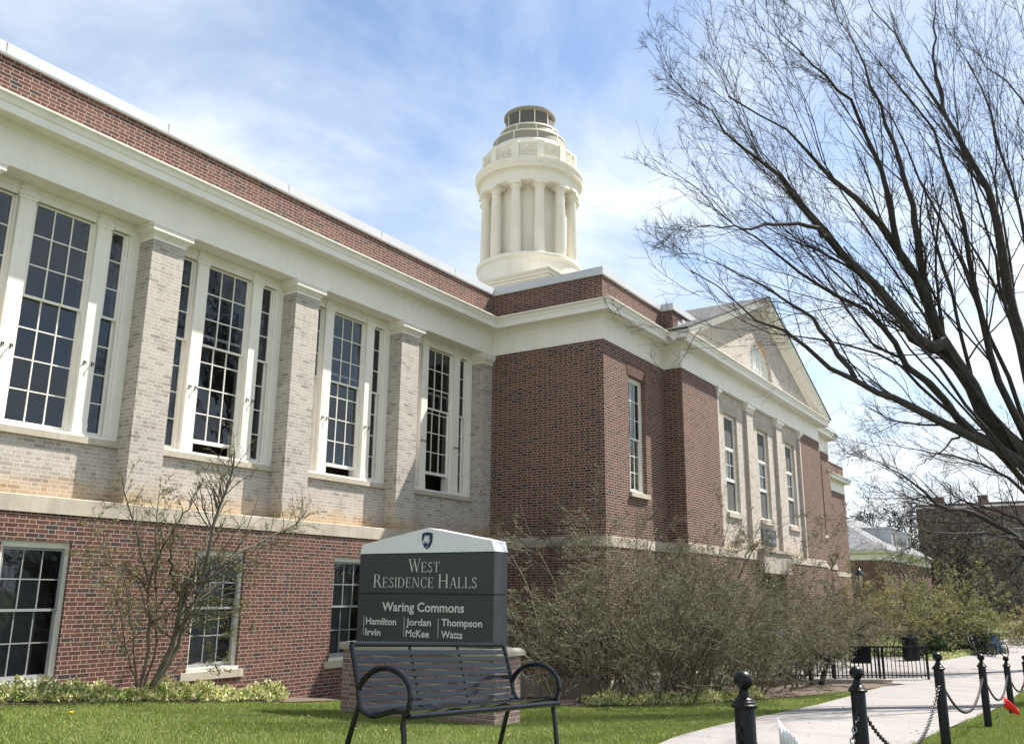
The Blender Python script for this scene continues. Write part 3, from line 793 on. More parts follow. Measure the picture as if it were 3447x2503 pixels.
PATH = [(-20, 0), (BX, 0), (BX, BY), (CX, BY), (CX, CY), (EX, CY), (EX, BY), (HX, BY), (HX, 0), (53.5, 0), (53.5, 16)]
# lower red wall of the left wing
LOWC = [2.155+3.55*k for k in range(-5, 3)]
mb = MB()
wall(mb, 'y', .0, -20, BX, -2.2, ZB0, [(c-.56, c+.56, -.26, 1.90) for c in LOWC], .16)
hp(mb, 'lower_wall', 'red')
# block and portico base
mb = MB()
wall(mb, 'x', BX, BY, .6, -2.2, ZF, (), .2, -1)
wall(mb, 'y', BY, BX, CX, -2.2, ZF, [(12.58, 13.66, 3.84, 7.09)], .24)
wall(mb, 'x', CX, CY, BY, -2.2, ZF, (), .2, -1)
wall(mb, 'y', CY, CX, DX, -2.2, ZF)
wall(mb, 'y', CY, GXR, EX, -2.2, ZF)
wall(mb, 'y', CY, DX, GXR, -2.2, ZB0, [(21.6, 24.4, -2.2, 1.9)], .8)
wall(mb, 'x', EX, CY, BY, -2.2, ZF, (), .2, 1)
wall(mb, 'y', BY, EX, HX, -2.2, ZF, [(32.2, 33.28, 3.84, 7.09)], .24)
wall(mb, 'x', HX, BY, 0, -2.2, ZF, (), .2, 1)
wall(mb, 'y', 0, HX, 53.5, -2.2, ZF)
wall(mb, 'x', 53.5, 0, 16, -2.2, ZF, (), .2, 1)
hp(mb, 'block_wall', 'red_dark')
mb = MB(); mb.quad((-20, 16, -2.2), (-20, 0.01, -2.2), (-20, 0.01, ZF), (-20, 16, ZF)); hp(mb, 'end_wall', 'red')
# stone band: a real projecting course
mb = MB()
sweep(mb, PATH, [(-.42, ZB1), (.012, ZB1), (.022, ZB1-.012), (.022, ZB0+.003), (-.05, ZB0+.003)])
hp(mb, 'stone_band', 'stone')
mb = MB()
sweep(mb, [(BX, 0), (BX, BY), (CX, BY), (CX, CY), (EX, CY), (EX, BY), (HX, BY), (HX, 0)], [(-.02, -.86), (.0, -.87), (.05, -.93), (.05, -2.2)])
hp(mb, 'plinth', 'concrete_plinth')
# cornice with architrave, frieze, soffit, fascia and gutter moulding
mb = MB()
CORN = [(-.46, ZF), (.012, ZF), (.012, 7.895), (.0, 7.897), (.0, 7.905), (.003, 8.375), (.018, 8.385), (.02, 8.41), (.045, 8.45), (.06, ZM+.002),
        (.30, ZM+.002), (.30, ZM-.012), (.357, ZM-.012), (.357, 8.60), (.365, 8.612), (.375, 8.625), (.385, 8.66), (.40, 8.70), (.428, 8.728), (.443, 8.735), (.446, 8.77), (.40, 8.775), (.385, 8.762), (-.03, 8.80)]
sweep(mb, PATH, CORN)
cornice = hp(mb, 'cornice', 'cream')
# parapet and its metal coping
PAR = [(-20, 0), (BX, 0), (BX, BY), (15.0, BY), (15.0, -3.93), (19.2, -3.93)]
mb = MB(); sweep(mb, PAR, [(0, 8.70), (0, 9.60)])
hp(mb, 'parapet', 'red'); mb = MB()
PAR2 = [(26.7, -3.93), (30.85, -3.93), (30.85, BY), (HX, BY), (HX, 0), (53.5, 0), (53.5, 16)]
sweep(mb, PAR2, [(0, 8.70), (0, 9.60)])
hp(mb, 'parapet', 'red')
mb = MB()
CO = [(.0, 9.58), (.045, 9.575), (.052, 9.60), (.045, 9.80), (.02, 9.805), (-.42, 9.83), (-.42, 9.5)]
sweep(mb, PAR2, CO); hp(mb, 'coping', 'coping'); mb = MB(); sweep(mb, PAR, CO)
for x in (-6.1, -3.05, 0.0, 3.05, 6.1, 9.15):       # sheet joints
    mb.box(x, x+.02, -.055, .0, 9.598, 9.803)
hp(mb, 'coping', 'coping')
mb = MB()
mb.quad((-20, .02, 9.45), (53.4, .02, 9.45), (53.4, 16, 9.45), (-20, 16, 9.45))
mb.quad((BX+.02, BY+.02, 9.45), (HX-.02, BY+.02, 9.45), (HX-.02, .019, 9.45), (BX+.02, .019, 9.45))
hp(mb, 'roof', M['concrete_plinth'])

# upper storey of the left wing: spandrels, piers with capitals
mb = MB()
wall(mb, 'y', .40, -20, BX, ZB1-.02, 3.60)
hp(mb, 'spandrel', 'pale')
mb = MB().box(0, .683, .025, .62, ZB1+.001, 7.50)
pier = hp(mb, 'pier', 'pale')
mb = MB()
mb.box(-.012, .695, .012, .60, 7.47, 7.535)
mb.box(-.035, .718, -.012, .60, 7.535, 7.56); mb.box(-.055, .738, -.035, .60, 7.56, 7.585)
mb.box(-.075, .758, -.06, .60, 7.585, 7.61); mb.box(-.10, .783, -.095, .60, 7.61, 7.70); mb.box(-.12, .803, -.11, .60, 7.70, 7.766)
cap = hp(mb, 'capital', 'cream', pier)
for k in range(-5, 3):
    o = pier if k == 2 else copy_tree(pier, hall)
    o.location = (3.555*k, 0, 0)
# slim corner pier against the block
mb = MB().box(10.686, BX, .025, .62, ZB1+.001, 7.50)
cp = hp(mb, 'pier', 'pale')
mb = MB()
mb.box(10.665, BX, -.0, .60, 7.47, 7.56); mb.box(10.62, BX, -.045, .60, 7.56, 7.61); mb.box(10.585, BX, -.085, .60, 7.61, 7.70); mb.box(10.566, BX, -.10, .60, 7.70, 7.766)
hp(mb, 'capital', 'cream', cp)


def sash(mb, x0, x1, y, z0, z1, cols, rows, st=.045, mt=.021, th=.04, bot=None):
    b = bot or st
    mb.box(x0, x0+st, y, y+th, z0, z1); mb.box(x1-st, x1, y, y+th, z0, z1)
    mb.box(x0+st, x1-st, y+.001, y+th, z0, z0+b); mb.box(x0+st, x1-st, y+.001, y+th, z1-st, z1)
    gx0, gx1, g0, g1 = x0+st, x1-st, z0+b, z1-st
    for i in range(1, cols):
        x = gx0+(gx1-gx0)*i/cols; mb.box(x-mt/2, x+mt/2, y+.004, y+th-.006, g0, g1)
    for j in range(1, rows):
        z = g0+(g1-g0)*j/rows; mb.box(gx0, gx1, y+.006, y+th-.008, z-mt/2, z+mt/2)


def pane(x0, x1, y, z0, z1): 
    mb = MB(); mb.quad((x0, y, z0), (x1, y, z0), (x1, y, z1), (x0, y, z1)); return mb


# the three-part window of a bay, built round x = 0
mb = MB()
mb.box(-1.43, 1.43, .43, .75, 7.56, 7.80); mb.box(-1.43, 1.43, .415, .45, 7.545, 7.60); mb.box(-1.43, 1.43, .412, .44, 7.66, 7.70)
for s in (-1, 1):
    mb.box(s*1.18, s*1.225, .475, .74, 3.69, 7.545); mb.box(s*1.225, s*1.29, .445, .74, 3.69, 7.559); mb.box(s*1.29, s*1.433, .425, .74, 3.69, 7.559)
    mb.box(s*.57, s*.83, .40, .72, 3.69, 7.767); mb.box(s*.545, s*.855, .385, .60, 7.50, 7.56); mb.box(s*.53, s*.87, .37, .60, 7.56, 7.61); mb.box(s*.565, s*.835, .392, .5, 3.69, 3.93)
    mb.box(s*.525, s*.57, .475, .73, 3.69, 7.545)
    mb.box(s*.83, s*.872, .475, .73, 3.69, 7.545)
mb.box(-1.18, 1.18, .372, .74, 3.685, 3.735)
win = hp(mb, 'tall_window', 'cream')
for a, b, c in ((-.525, .525, 3), (.872, 1.18, 1), (-1.18, -.872, 1)):
    mb = MB(); sash(mb, a, b, .50, 5.875, 7.545, c, 3, st=.04); hp(mb, 'upper_sash', 'cream', win)
    hp(pane(a+.03, b-.03, .525, 5.9, 7.53), 'pane', 'glass', win)
LOWER = []
for a, b, c in ((-.525, .525, 3), (.872, 1.18, 1), (-1.18, -.872, 1)):
    mb = MB(); sash(mb, a, b, .55, 3.74, 5.925, c, 4, st=.042, bot=.075); s_ = hp(mb, 'lower_sash', 'cream', win)
    p_ = hp(pane(a+.03, b-.03, .575, 3.80, 5.90), 'pane', 'glass', win)
mb = MB().box(-1.435, 1.435, .335, .46, 3.58, 3.689)
hp(mb, 'window_sill', 'stone', win)
for x in (-.77, -.63, .63, .77):
    mb = MB().box(x-.007, x+.007, .335, .40, 4.975, 4.99); mb.box(x-.007, x+.007, .335, .345, 4.93, 4.99); mb.box(x-.009, x+.009, .392, .402, 4.93, 5.01)
    hp(mb, 'hook', 'hook', win)
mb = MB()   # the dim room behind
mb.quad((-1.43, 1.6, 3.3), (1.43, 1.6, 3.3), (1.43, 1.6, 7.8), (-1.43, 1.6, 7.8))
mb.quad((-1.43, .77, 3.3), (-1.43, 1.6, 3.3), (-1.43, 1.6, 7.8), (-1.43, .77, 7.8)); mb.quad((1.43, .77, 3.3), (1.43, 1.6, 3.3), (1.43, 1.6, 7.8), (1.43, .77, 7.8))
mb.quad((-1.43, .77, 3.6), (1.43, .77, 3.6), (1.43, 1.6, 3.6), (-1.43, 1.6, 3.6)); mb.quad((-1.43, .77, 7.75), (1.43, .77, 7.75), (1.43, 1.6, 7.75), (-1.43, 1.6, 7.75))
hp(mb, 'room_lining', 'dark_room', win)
OPEN = {0: .20, 1: .19, 2: .42}      # lower middle sash pushed up
SIDE = {0: (0, .12), 1: (0, 0), 2: (0, 0)}
wins = []
for k in range(-6, 3):
    o = win if k == 2 else copy_tree(win, hall)
    wins.append((k, o))
for k, o in wins:
    o.location = (3.555*k+2.119+(.0 if k < 2 else .01), 0, 0)
    ls = sorted([c for c in o.children if c.name.startswith('lower_sash')], key=lambda c: c.name)
    panes = [c for c in o.children if c.name.startswith('pane')]
    if k in OPEN:
        mid = [c for c in ls if abs(sum(v.co.x for v in c.data.vertices)/len(c.data.vertices)+HALL[0]) < .1]
        pm = [c for c in panes if abs(sum(v.co.x for v in c.data.vertices)/4+HALL[0]) < .1 and min(v.co.z for v in c.data.vertices)+HALL[2] < 5]
        for c in mid+pm: c.location.z = OPEN[k]

# lower double-hung windows
mb = MB()
for s in (-1, 1):
    mb.box(s*.50, s*.56, .06, .16, -.22, 1.86)
mb.box(-.56, .56, .061, .16, 1.80, 1.90); mb.box(-.585, .585, -.015, .16, -.262, -.20); mb.box(-.58, .58, .045, .1, 1.885, 1.93)
lw = hp(mb, 'lower_window', 'white_wood')
mb = MB(); sash(mb, -.50, .50, .085, .83, 1.80, 3, 2, st=.04, mt=.018, th=.03); hp(mb, 'upper_sash', 'sash_grey', lw)
mb = MB(); sash(mb, -.50, .50, .12, -.20, .875, 3, 2, st=.045, mt=.018, th=.03, bot=.085); hp(mb, 'lower_sash', 'sash_grey', lw)
hp(pane(-.47, .47, .105, .85, 1.78), 'pane', 'glass', lw); hp(pane(-.47, .47, .138, -.13, .85), 'pane', 'glass', lw)
mb = MB().box(-.70, .70, -.035, .10, -.40, -.263); hp(mb, 'window_sill', 'stone', lw)
mb = MB()
rnd = random.Random(5)
N_ = 14
top = [1.42+.12*math.sin(3.1*i/N_+1)+rnd.uniform(-.04, .04) for i in range(N_+1)]
for i in range(N_):
    x0, x1 = -.5+.74*i/N_, -.5+.74*(i+1)/N_
    y0, y1 = .22+.02*math.sin(i*2.1), .22+.02*math.sin((i+1)*2.1)
    mb.quad((x0, y0, -.3), (x1, y1, -.3), (x1, y1, top[i+1]), (x0, y0, top[i]))
hp(mb, 'curtain', 'blind', lw)
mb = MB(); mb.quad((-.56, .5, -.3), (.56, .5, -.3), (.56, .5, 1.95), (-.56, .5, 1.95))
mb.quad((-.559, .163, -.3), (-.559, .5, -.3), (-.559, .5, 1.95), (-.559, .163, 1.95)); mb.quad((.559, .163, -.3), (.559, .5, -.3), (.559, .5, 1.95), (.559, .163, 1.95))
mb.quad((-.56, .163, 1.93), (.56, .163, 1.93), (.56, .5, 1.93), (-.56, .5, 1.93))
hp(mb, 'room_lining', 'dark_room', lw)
for i, c in enumerate(LOWC):
    o = lw if i == 6 else copy_tree(lw, hall)
    o.location = (c, 0, 0)

# narrow window of the block, under a flat arch of bricks on edge
def narrow_window(cx, y, z0, z1, hw, rows_u, rows_l, name='narrow_window', cols=3):
    mb = MB()
    for s in (-1, 1): mb.box(s*(hw-.10), s*hw, y, y+.12, z0, z1)
    mb.box(-hw+.10, hw-.10, y, y+.12, z1-.09, z1); mb.box(-hw-.01, hw+.01, y-.05, y+.12, z0, z0+.06)
    o = hp(mb, name, 'cream')
    zm = (z0+z1)/2-.1
    mb = MB(); sash(mb, -hw+.1, hw-.1, y+.02, zm-.02, z1-.09, cols, rows_u, st=.04); hp(mb, 'upper_sash', 'cream', o)
    mb = MB(); sash(mb, -hw+.1, hw-.1, y+.06, z0+.06, zm+.025, cols, rows_l, st=.04, bot=.07); hp(mb, 'lower_sash', 'cream', o)
    hp(pane(-hw+.13, hw-.13, y+.04, zm, z1-.1), 'pane', 'glass_bright', o); hp(pane(-hw+.13, hw-.13, y+.08, z0+.1, zm), 'pane', 'glass_bright', o)
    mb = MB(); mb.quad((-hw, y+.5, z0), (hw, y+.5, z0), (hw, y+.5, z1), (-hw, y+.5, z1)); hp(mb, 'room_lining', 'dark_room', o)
    mb = MB().box(-hw-.06, hw+.06, y-.20, y+.12, z0-.125, z0-.002); hp(mb, 'window_sill', 'stone', o)
    o.location = (cx, 0, 0)
    return o


for c in (13.12, 32.74):
    o = narrow_window(c, BY+.12, 3.84, 7.09, .54, 3, 3)
    mb = MB()
    for i in range(16):
        a0, a1 = -.56+1.12*i/16, -.56+1.12*(i+1)/16-.012
        mb.prism([(a0, BY-.012, 7.091), (a1, BY-.012, 7.091), (a1*1.22, BY-.012, 7.42), (a0*1.22, BY-.012, 7.42)], (0, .03, 0))
    hp(mb, 'flat_arch', 'edge_brick', o)

# portico: pale brick screen wall, pilasters, three windows
RY = -4.0
PW = [19.53, 23.0, 26.47]
mb = MB()
wall(mb, 'y', RY, DX, GXR, ZB1-.01, ZF, [(c-.64, c+.64, 3.78, 7.08) for c in PW], .22)
hp(mb, 'portico_wall', 'pale_far')
for xl, xr in ((DX, DX+.15), (20.93, 21.61), (24.39, 25.07), (GXR-.15, GXR)):
    mb = MB().box(xl, xr, CY, RY+.05, ZB1+.002, 7.50); p_ = hp(mb, 'pilaster', 'pale_far')
    mb = MB()
    e = .03
    mb.box(xl-.02, xr+.02, CY-.015, RY+.04, 7.47, 7.56); mb.box(xl-.06, xr+.06, CY-.05, RY+.04, 7.56, 7.61)
    mb.box(xl-.10, xr+.10, CY-.09, RY+.04, 7.61, 7.70); mb.box(xl-.12, xr+.12, CY-.11, RY+.04, 7.70, 7.766)
    hp(mb, 'capital', 'cream', p_)
for c in PW:
    y = RY+.10
    mb = MB()
    for s in (-1, 1): mb.box(s*.52, s*.64, y, y+.1, 3.78, 7.08)
    mb.box(-.52, .52, y, y+.1, 6.97, 7.08); mb.box(-.66, .66, y-.06, y+.1, 3.78, 3.85)
    mb.box(-.52, .52, y+.005, y+.08, 5.88, 5.97); mb.box(-.52, .52, y+.005, y+.08, 4.83, 4.91)
    o = hp(mb, 'portico_window', 'cream')
    mb = MB(); sash(mb, -.52, .52, y+.03, 4.91, 5.88, 3, 2, st=.03); hp(mb, 'middle_sash', 'cream', o)
    hp(pane(-.5, .5, y+.05, 4.93, 5.87), 'pane', 'glass_bright', o)
    for z0, z1 in ((5.97, 6.97), (3.85, 4.83)):
        hp(pane(-.52, .52, y+.035, z0, z1), 'insect_screen', 'screen', o)
        hp(pane(-.52, .52, y+.06, z0, z1), 'pane', 'glass', o)
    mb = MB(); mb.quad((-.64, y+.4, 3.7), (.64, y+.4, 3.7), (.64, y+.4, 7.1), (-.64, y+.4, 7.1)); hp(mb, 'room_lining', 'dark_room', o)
    mb = MB().box(-.72, .72, RY-.07, RY+.12, 3.62, 3.778); hp(mb, 'window_sill', 'stone', o)
    mb = MB()
    for i in range(20):
        a0, a1 = -.66+1.32*i/20, -.66+1.32*(i+1)/20-.012
        mb.prism([(a0, RY-.01, 7.082), (a1, RY-.01, 7.082), (a1*1.2, RY-.01, 7.40), (a0*1.2, RY-.01, 7.40)], (0, .03, 0))
    hp(mb, 'flat_arch', 'pale_far', o)
    o.location = (c, 0, 0)
mb = MB(); mb.box(21.35, 24.55, CY-.22, CY-.023, 1.9, 2.665); mb.box(21.25, 24.65, CY-.27, CY-.023, 2.605, 2.70)
dr = hp(mb, 'door_surround', 'concrete_plinth')
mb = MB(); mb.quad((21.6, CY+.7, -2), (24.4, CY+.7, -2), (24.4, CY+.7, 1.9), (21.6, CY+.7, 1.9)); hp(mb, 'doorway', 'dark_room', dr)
mb = MB().tube([(EX+.12, BY-.06, 7.6), (EX+.12, BY-.06, 3.2)], .04, 8); mb.sphere((EX+.12, BY-.12, 3.1), .09)
hp(mb, 'downspout', 'hook', smooth=True)

# pediment
PX, PZ = 22.93, 12.06
SL = (PZ-8.77)/(PX-14.75)
def rz(x): return PZ-abs(x-PX)*SL        # top line of the raking cornice
mb = MB()
TY = CY
AX, AZ, AR = 22.93, 9.14, 1.34
pts_out = []
tri = [(15.6, 8.75), (30.26, 8.75)]
# tympanum with an arched opening: strips left, right and over the arch
n = 18
arc = [(AX-AR*math.cos(math.pi*i/n), AZ+AR*math.sin(math.pi*i/n)) for i in range(n+1)]
top = lambda x: rz(x)-.22
mb.poly([(14.9, TY, 8.70), (AX-AR, TY, 8.70), (AX-AR, TY, top(AX-AR)), (14.9, TY, top(14.9))])
mb.poly([(AX+AR, TY, 8.70), (30.96, TY, 8.70), (30.96, TY, top(30.96)), (AX+AR, TY, top(AX+AR))])
mb.poly([(AX-AR, TY, 8.70), (AX+AR, TY, 8.70), (AX+AR, TY, AZ-.12), (AX-AR, TY, AZ-.12)])
for i in range(n):
    (x0, z0), (x1, z1) = arc[i], arc[i+1]
    mb.quad((x0, TY, z0), (x1, TY, z1), (x1, TY, top(x1)), (x0, TY, top(x0)))
    mb.quad((x0, TY, z0), (x1, TY, z1), (x1, TY+.3, z1), (x0, TY+.3, z0))
for x in (AX-AR, AX+AR): mb.quad((x, TY, AZ-.12), (x, TY+.3, AZ-.12), (x, TY+.3, AZ), (x, TY, AZ))
mb.quad((AX-AR, TY, AZ-.12), (AX+AR, TY, AZ-.12), (AX+AR, TY+.3, AZ-.12), (AX-AR, TY+.3, AZ-.12))
ped = hp(mb, 'pediment', 'pale')
mb = MB()
PROF = [(.0, -.24), (-.05, -.21), (-.06, -.16), (-.36, -.16), (-.36, -.04), (-.40, -.02), (-.44, .05), (-.46, .07), (-.46, .10), (.3, .10)]
for sgn in (-1, 1):
    xe = PX+sgn*8.35
    rows = []
    for dy, dz in PROF:
        rows.append(((xe, TY+dy, rz(xe)+dz), (PX, TY+dy, PZ+dz)))
    for a in range(len(rows)-1):
        mb.quad(rows[a][0], rows[a][1], rows[a+1][1], rows[a+1][0])
    mb.poly([r[0] for r in rows])
hp(mb, 'raking_cornice', 'cream', ped)
mb = MB()
yf, yb = TY-.49, 9.0
for sgn in (-1, 1):
    xe = PX+sgn*8.40
    a, b, c, d = (xe, yf, rz(xe)+.105), (PX, yf, PZ+.105), (PX, yb, PZ+.105), (xe, yb, rz(xe)+.105)
    up_ = Vector((0, 0, .055))
    L = math.hypot(8.4, PZ-rz(xe))
    uvs = [(0, 0), (0, L), (13.6, L), (13.6, 0)]
    A, B_, C_, D_ = [tuple(Vector(q)+up_) for q in (a, b, c, d)]
    mb.quad(A, B_, C_, D_, uv=uvs)
    mb.quad(a, b, B_, A); mb.quad(a, A, D_, d); mb.quad(a, d, c, b)
hp(mb, 'gable_roof', 'slate', ped)
mb = MB()     # white step flashing where the parapet dies into the roof
for i in range(4):
    x = 15.35+i*.4; z = rz(x)+.12
    mb.box(x, x+.402, -3.945-.001*i, -3.931, z-.05, z+.2)
hp(mb, 'flashing', 'coping', ped)
mb = MB()
ay = TY+.13
outer = [(AX-AR*math.cos(math.pi*i/n), AZ+AR*math.sin(math.pi*i/n)) for i in range(n+1)]
inner = [(AX-(AR-.07)*math.cos(math.pi*i/n), AZ+(AR-.07)*math.sin(math.pi*i/n)) for i in range(n+1)]
for i in range(n):
    o0, o1, q0, q1 = outer[i], outer[i+1], inner[i], inner[i+1]
    mb.quad((o0[0], ay, o0[1]), (o1[0], ay, o1[1]), (q1[0], ay, q1[1]), (q0[0], ay, q0[1]))
    mb.quad((q0[0], ay, q0[1]), (q1[0], ay, q1[1]), (q1[0], ay+.1, q1[1]), (q0[0], ay+.1, q0[1]))
mb.box(AX-AR, AX+AR, ay-.05, ay+.12, AZ-.118, AZ)
for s in (-.42, .42): mb.box(AX+s-.025, AX+s+.025, ay, ay+.1, AZ, AZ+math.sqrt((AR-.08)**2-s*s))
for s in (-.98, -.7, -.14, .14, .7, .98):
    hgt = math.sqrt(max(.01, (AR-.08)**2-s*s)); mb.box(AX+s-.011, AX+s+.011, ay+.03, ay+.06, AZ, AZ+hgt)
for z in (.32, .64, .92):
    hw_ = math.sqrt((AR-.08)**2-z*z); mb.box(AX-hw_, AX+hw_, ay+.032, ay+.058, AZ+z-.011, AZ+z+.011)
aw = hp(mb, 'arched_window', 'cream')
mb = MB(); mb.poly([(x, ay+.06, z) for x, z in inner]); hp(mb, 'pane', 'glass', aw)
mb = MB()
for s in (-1, 1):
    mb.box(AX+s*.55, AX+s*1.05, ay+.22, ay+.25, AZ, AZ+.75)
hp(mb, 'curtain', 'blind', aw)
mb = MB(); mb.quad((AX-1.4, ay+.6, 8.8), (AX+1.4, ay+.6, 8.8), (AX+1.4, ay+.6, 10.6), (AX-1.4, ay+.6, 10.6)); hp(mb, 'room_lining', 'dark_room', aw)

# ------------------------------------------------------------------ round tower (cupola) on the hall's roof
TX, TYc = 22.92, 6.22
def lathe(name, mat, prof, parent, k=72, smooth=True):
    mb = MB(); mb.lathe(prof, TX, TYc, k); return hp(mb, name, mat, parent, smooth=smooth)


mb = MB(); h_ = 2.62
mb.box(TX-h_+.12, TX+h_-.12, TYc-h_+.12, TYc+h_-.12, 9.4, 13.85); mb.box(TX-h_+.06, TX+h_-.06, TYc-h_+.06, TYc+h_-.06, 13.85, 13.98)
mb.box(TX-h_, TX+h_, TYc-h_, TYc+h_, 13.98, 14.10); mb.box(TX-h_-.05, TX+h_+.05, TYc-h_-.05, TYc+h_+.05, 14.10, 14.16); mb.box(TX-h_-.08, TX+h_+.08, TYc-h_-.08, TYc+h_+.08, 14.16, 14.20)
cup = hp(mb, 'cupola', 'cream2')
lathe('drum', 'cream2', [(2.33, 14.0), (2.33, 15.13), (2.37, 15.15), (2.37, 15.20), (2.40, 15.22), (2.40, 15.38), (2.36, 15.41), (1.5, 15.42)], cup, 96)
lathe('inner_wall', 'cream2', [(1.66, 15.4), (1.66, 18.95)], cup, 64)
lathe('entablature', 'cream2', [(1.6, 18.81), (2.25, 18.81), (2.28, 18.83), (2.28, 19.28), (2.31, 19.30), (2.32, 19.36), (2.47, 19.40), (2.47, 19.50), (2.51, 19.56), (2.545, 19.68), (2.545, 19.78), (2.32, 19.86), (1.8, 19.88)], cup, 96)
mb = MB()
K_ = 96
prof_c = []
for i in range(9):
    t = i/8; prof_c.append((.245-.045*t**1.5, 15.42+3.09*t))
for r, z in prof_c:
    for q in range(K_):
        an = 2*math.pi*q/K_; fl = 1-.075*max(0, math.cos(an*20))**.6 if math.cos(an*20) > 0 else 1
        mb.v.append((r*fl*math.cos(an), r*fl*math.sin(an), z))
for a in range(8):
    for q in range(K_):
        q2 = (q+1) % K_; mb.f.append((a*K_+q, a*K_+q2, (a+1)*K_+q2, (a+1)*K_+q))
mb.lathe([(.20, 18.47), (.215, 18.51), (.24, 18.57), (.285, 18.65), (.29, 18.67)], 0, 0, 32)
mb.box(-.31, .31, -.31, .31, 18.67, 18.81)
cdat = None
for j in range(12):
    an = R(15+30*j)
    if cdat is None:
        o = mb.build('column', M['cream2'], cup, (0, 0, HALL[2])); cdat = o
    else:
        o = cdat.copy(); col.objects.link(o); o.parent = cup
    o.location = (TX-HALL[0]+2.02*math.cos(an), TYc-HALL[1]+2.02*math.sin(an), 0); o.rotation_euler = (0, 0, an)
lathe('balustrade', 'cream2', [(2.12, 19.85), (2.19, 19.87), (2.19, 20.0), (2.15, 20.03), (2.15, 20.60), (2.19, 20.63), (2.19, 20.72), (1.95, 20.74), (1.9, 20.55)], cup, 96)
KEY = [(0, 0, .04, 1), (0, .96, .26, 1), (.22, .3, .26, 1), (.10, .3, .26, .36), (.10, .3, .14, .7), (.0, .0, .44, .05), (.40, 0, .44, .72), (.32, .66, .44, .72), (.32, .2, .36, .72),
       (.5, .0, .54, 1), (.5, .96, .76, 1), (.72, .3, .76, 1), (.60, .3, .76, .36), (.60, .3, .64, .7), (.5, .0, .94, .05), (.90, 0, .94, .72), (.82, .66, .94, .72), (.82, .2, .86, .72)]
pdat = None; fdat = None
for j in range(12):
    an = R(30*j+15)
    if pdat is None:
        mb = MB().box(2.08, 2.225, -.17, .17, 19.86, 20.78); o = mb.build('balustrade_post', M['cream2'], cup, (0, 0, HALL[2])); pdat = o
        mb = MB(); W_, H_, z0 = R(19)*1.0, .42, 20.10
        for x0, y0, x1, y1 in KEY:
            a0, a1 = (x0-.47)*W_, (x1-.47)*W_
            c = []
            for r in (2.14, 2.185): c += [(r*math.cos(a0), r*math.sin(a0)), (r*math.cos(a1), r*math.sin(a1))]
            mb.prism([(c[0][0], c[0][1], z0+y0*H_), (c[1][0], c[1][1], z0+y0*H_), (c[3][0], c[3][1], z0+y0*H_), (c[2][0], c[2][1], z0+y0*H_)], (0, 0, (y1-y0)*H_))
        p_ = mb.build('fretwork_panel', M['cream2'], cup, (0, 0, HALL[2])); fdat = p_
    else:
        o = pdat.copy(); col.objects.link(o); p_ = fdat.copy(); col.objects.link(p_)
        o.parent = cup; p_.parent = cup
    for q, da in ((o, 0), (p_, 15)):
        q.location = (TX-HALL[0], TYc-HALL[1], 0); q.rotation_euler = (0, 0, an+R(da))
lathe('dome_step', 'cream2', [(1.90, 20.5), (1.88, 20.95), (1.84, 21.08), (1.80, 21.12), (1.70, 21.13)], cup)
lathe('mesh_band', 'louver', [(1.76, 21.13), (1.70, 21.55)], cup, 72)
lathe('dome_ring', 'cream2', [(1.70, 21.54), (1.735, 21.56), (1.72, 21.61), (1.45, 21.64)], cup)
lathe('mesh_band', 'louver', [(1.52, 21.62), (1.40, 22.02)], cup, 72)
lathe('dome_ring', 'cream2', [(1.40, 22.02), (1.44, 22.04), (1.42, 22.09), (1.12, 22.13)], cup)
lathe('lantern', 'louver_dark', [(1.11, 22.1), (1.11, 22.92)], cup, 72)
lathe('lantern_cap', 'louver', [(1.10, 22.88), (1.15, 22.89), (1.19, 22.93), (1.225, 22.97), (1.225, 23.05), (1.15, 23.10), (.3, 23.2), (.01, 23.21)], cup)
for j in range(10):
    an = R(36*j+8)
    for r, z0, z1, dr_ in ((1.115, 22.1, 22.9, 0), (1.50, 21.62, 22.03, -.11), (1.745, 21.13, 21.56, -.06)):
        mb = MB(); mb.prism([(r, -.022, z0), (r+.03, -.022, z0), (r+.03, .022, z0), (r, .022, z0)], (dr_, 0, z1-z0))
        o = mb.build('rib', M['cream2'], cup, (0, 0, HALL[2])); o.location = (TX-HALL[0], TYc-HALL[1], 0); o.rotation_euler = (0, 0, an)

# wall sign on the portico
ws = empty('wall_sign', (23.0, RY, 2.88))
tag(ws, 'dark plaque with raised metal capital letters under the middle portico window', 'sign')
mb = MB().box(-.80, .80, -.05, -.004, 0, .58); mb.build('plate', M['sign_dark'], ws)

# ------------------------------------------------------------------ lettering
def text_mesh(name, s, height, width, mat, parent, place, depth=.004, bold=.0, slant=0):
    """sans lettering from Blender's built-in font; place maps (u, v) on the face to 3-D"""
    cu = bpy.data.curves.new('t', 'FONT'); cu.body = s; cu.size = 1; cu.offset = bold; cu.resolution_u = 3
    o = bpy.data.objects.new('t', cu); col.objects.link(o)
    dg = bpy.context.evaluated_depsgraph_get()
    me = bpy.data.meshes.new_from_object(o.evaluated_get(dg))
    bpy.data.objects.remove(o); bpy.data.curves.remove(cu)
    xs = [v.co.x for v in me.vertices]; ys = [v.co.y for v in me.vertices]
    x0, x1 = min(xs), max(xs)
    capH = .73
    for v in me.vertices:
        u = (v.co.x-x0)/(x1-x0)*width; w_ = v.co.y/capH*height
        v.co = Vector(place(u, w_))
    me.name = name; me.materials.append(mat)
    q = bpy.data.objects.new(name, me); col.objects.link(q); q.parent = parent
    return q


def arc_pts(cx, cy, rx, ry, a0, a1, n=14):
    return [(cx+rx*math.cos(R(a0+(a1-a0)*i/n)), cy+ry*math.sin(R(a0+(a1-a0)*i/n))) for i in range(n+1)]


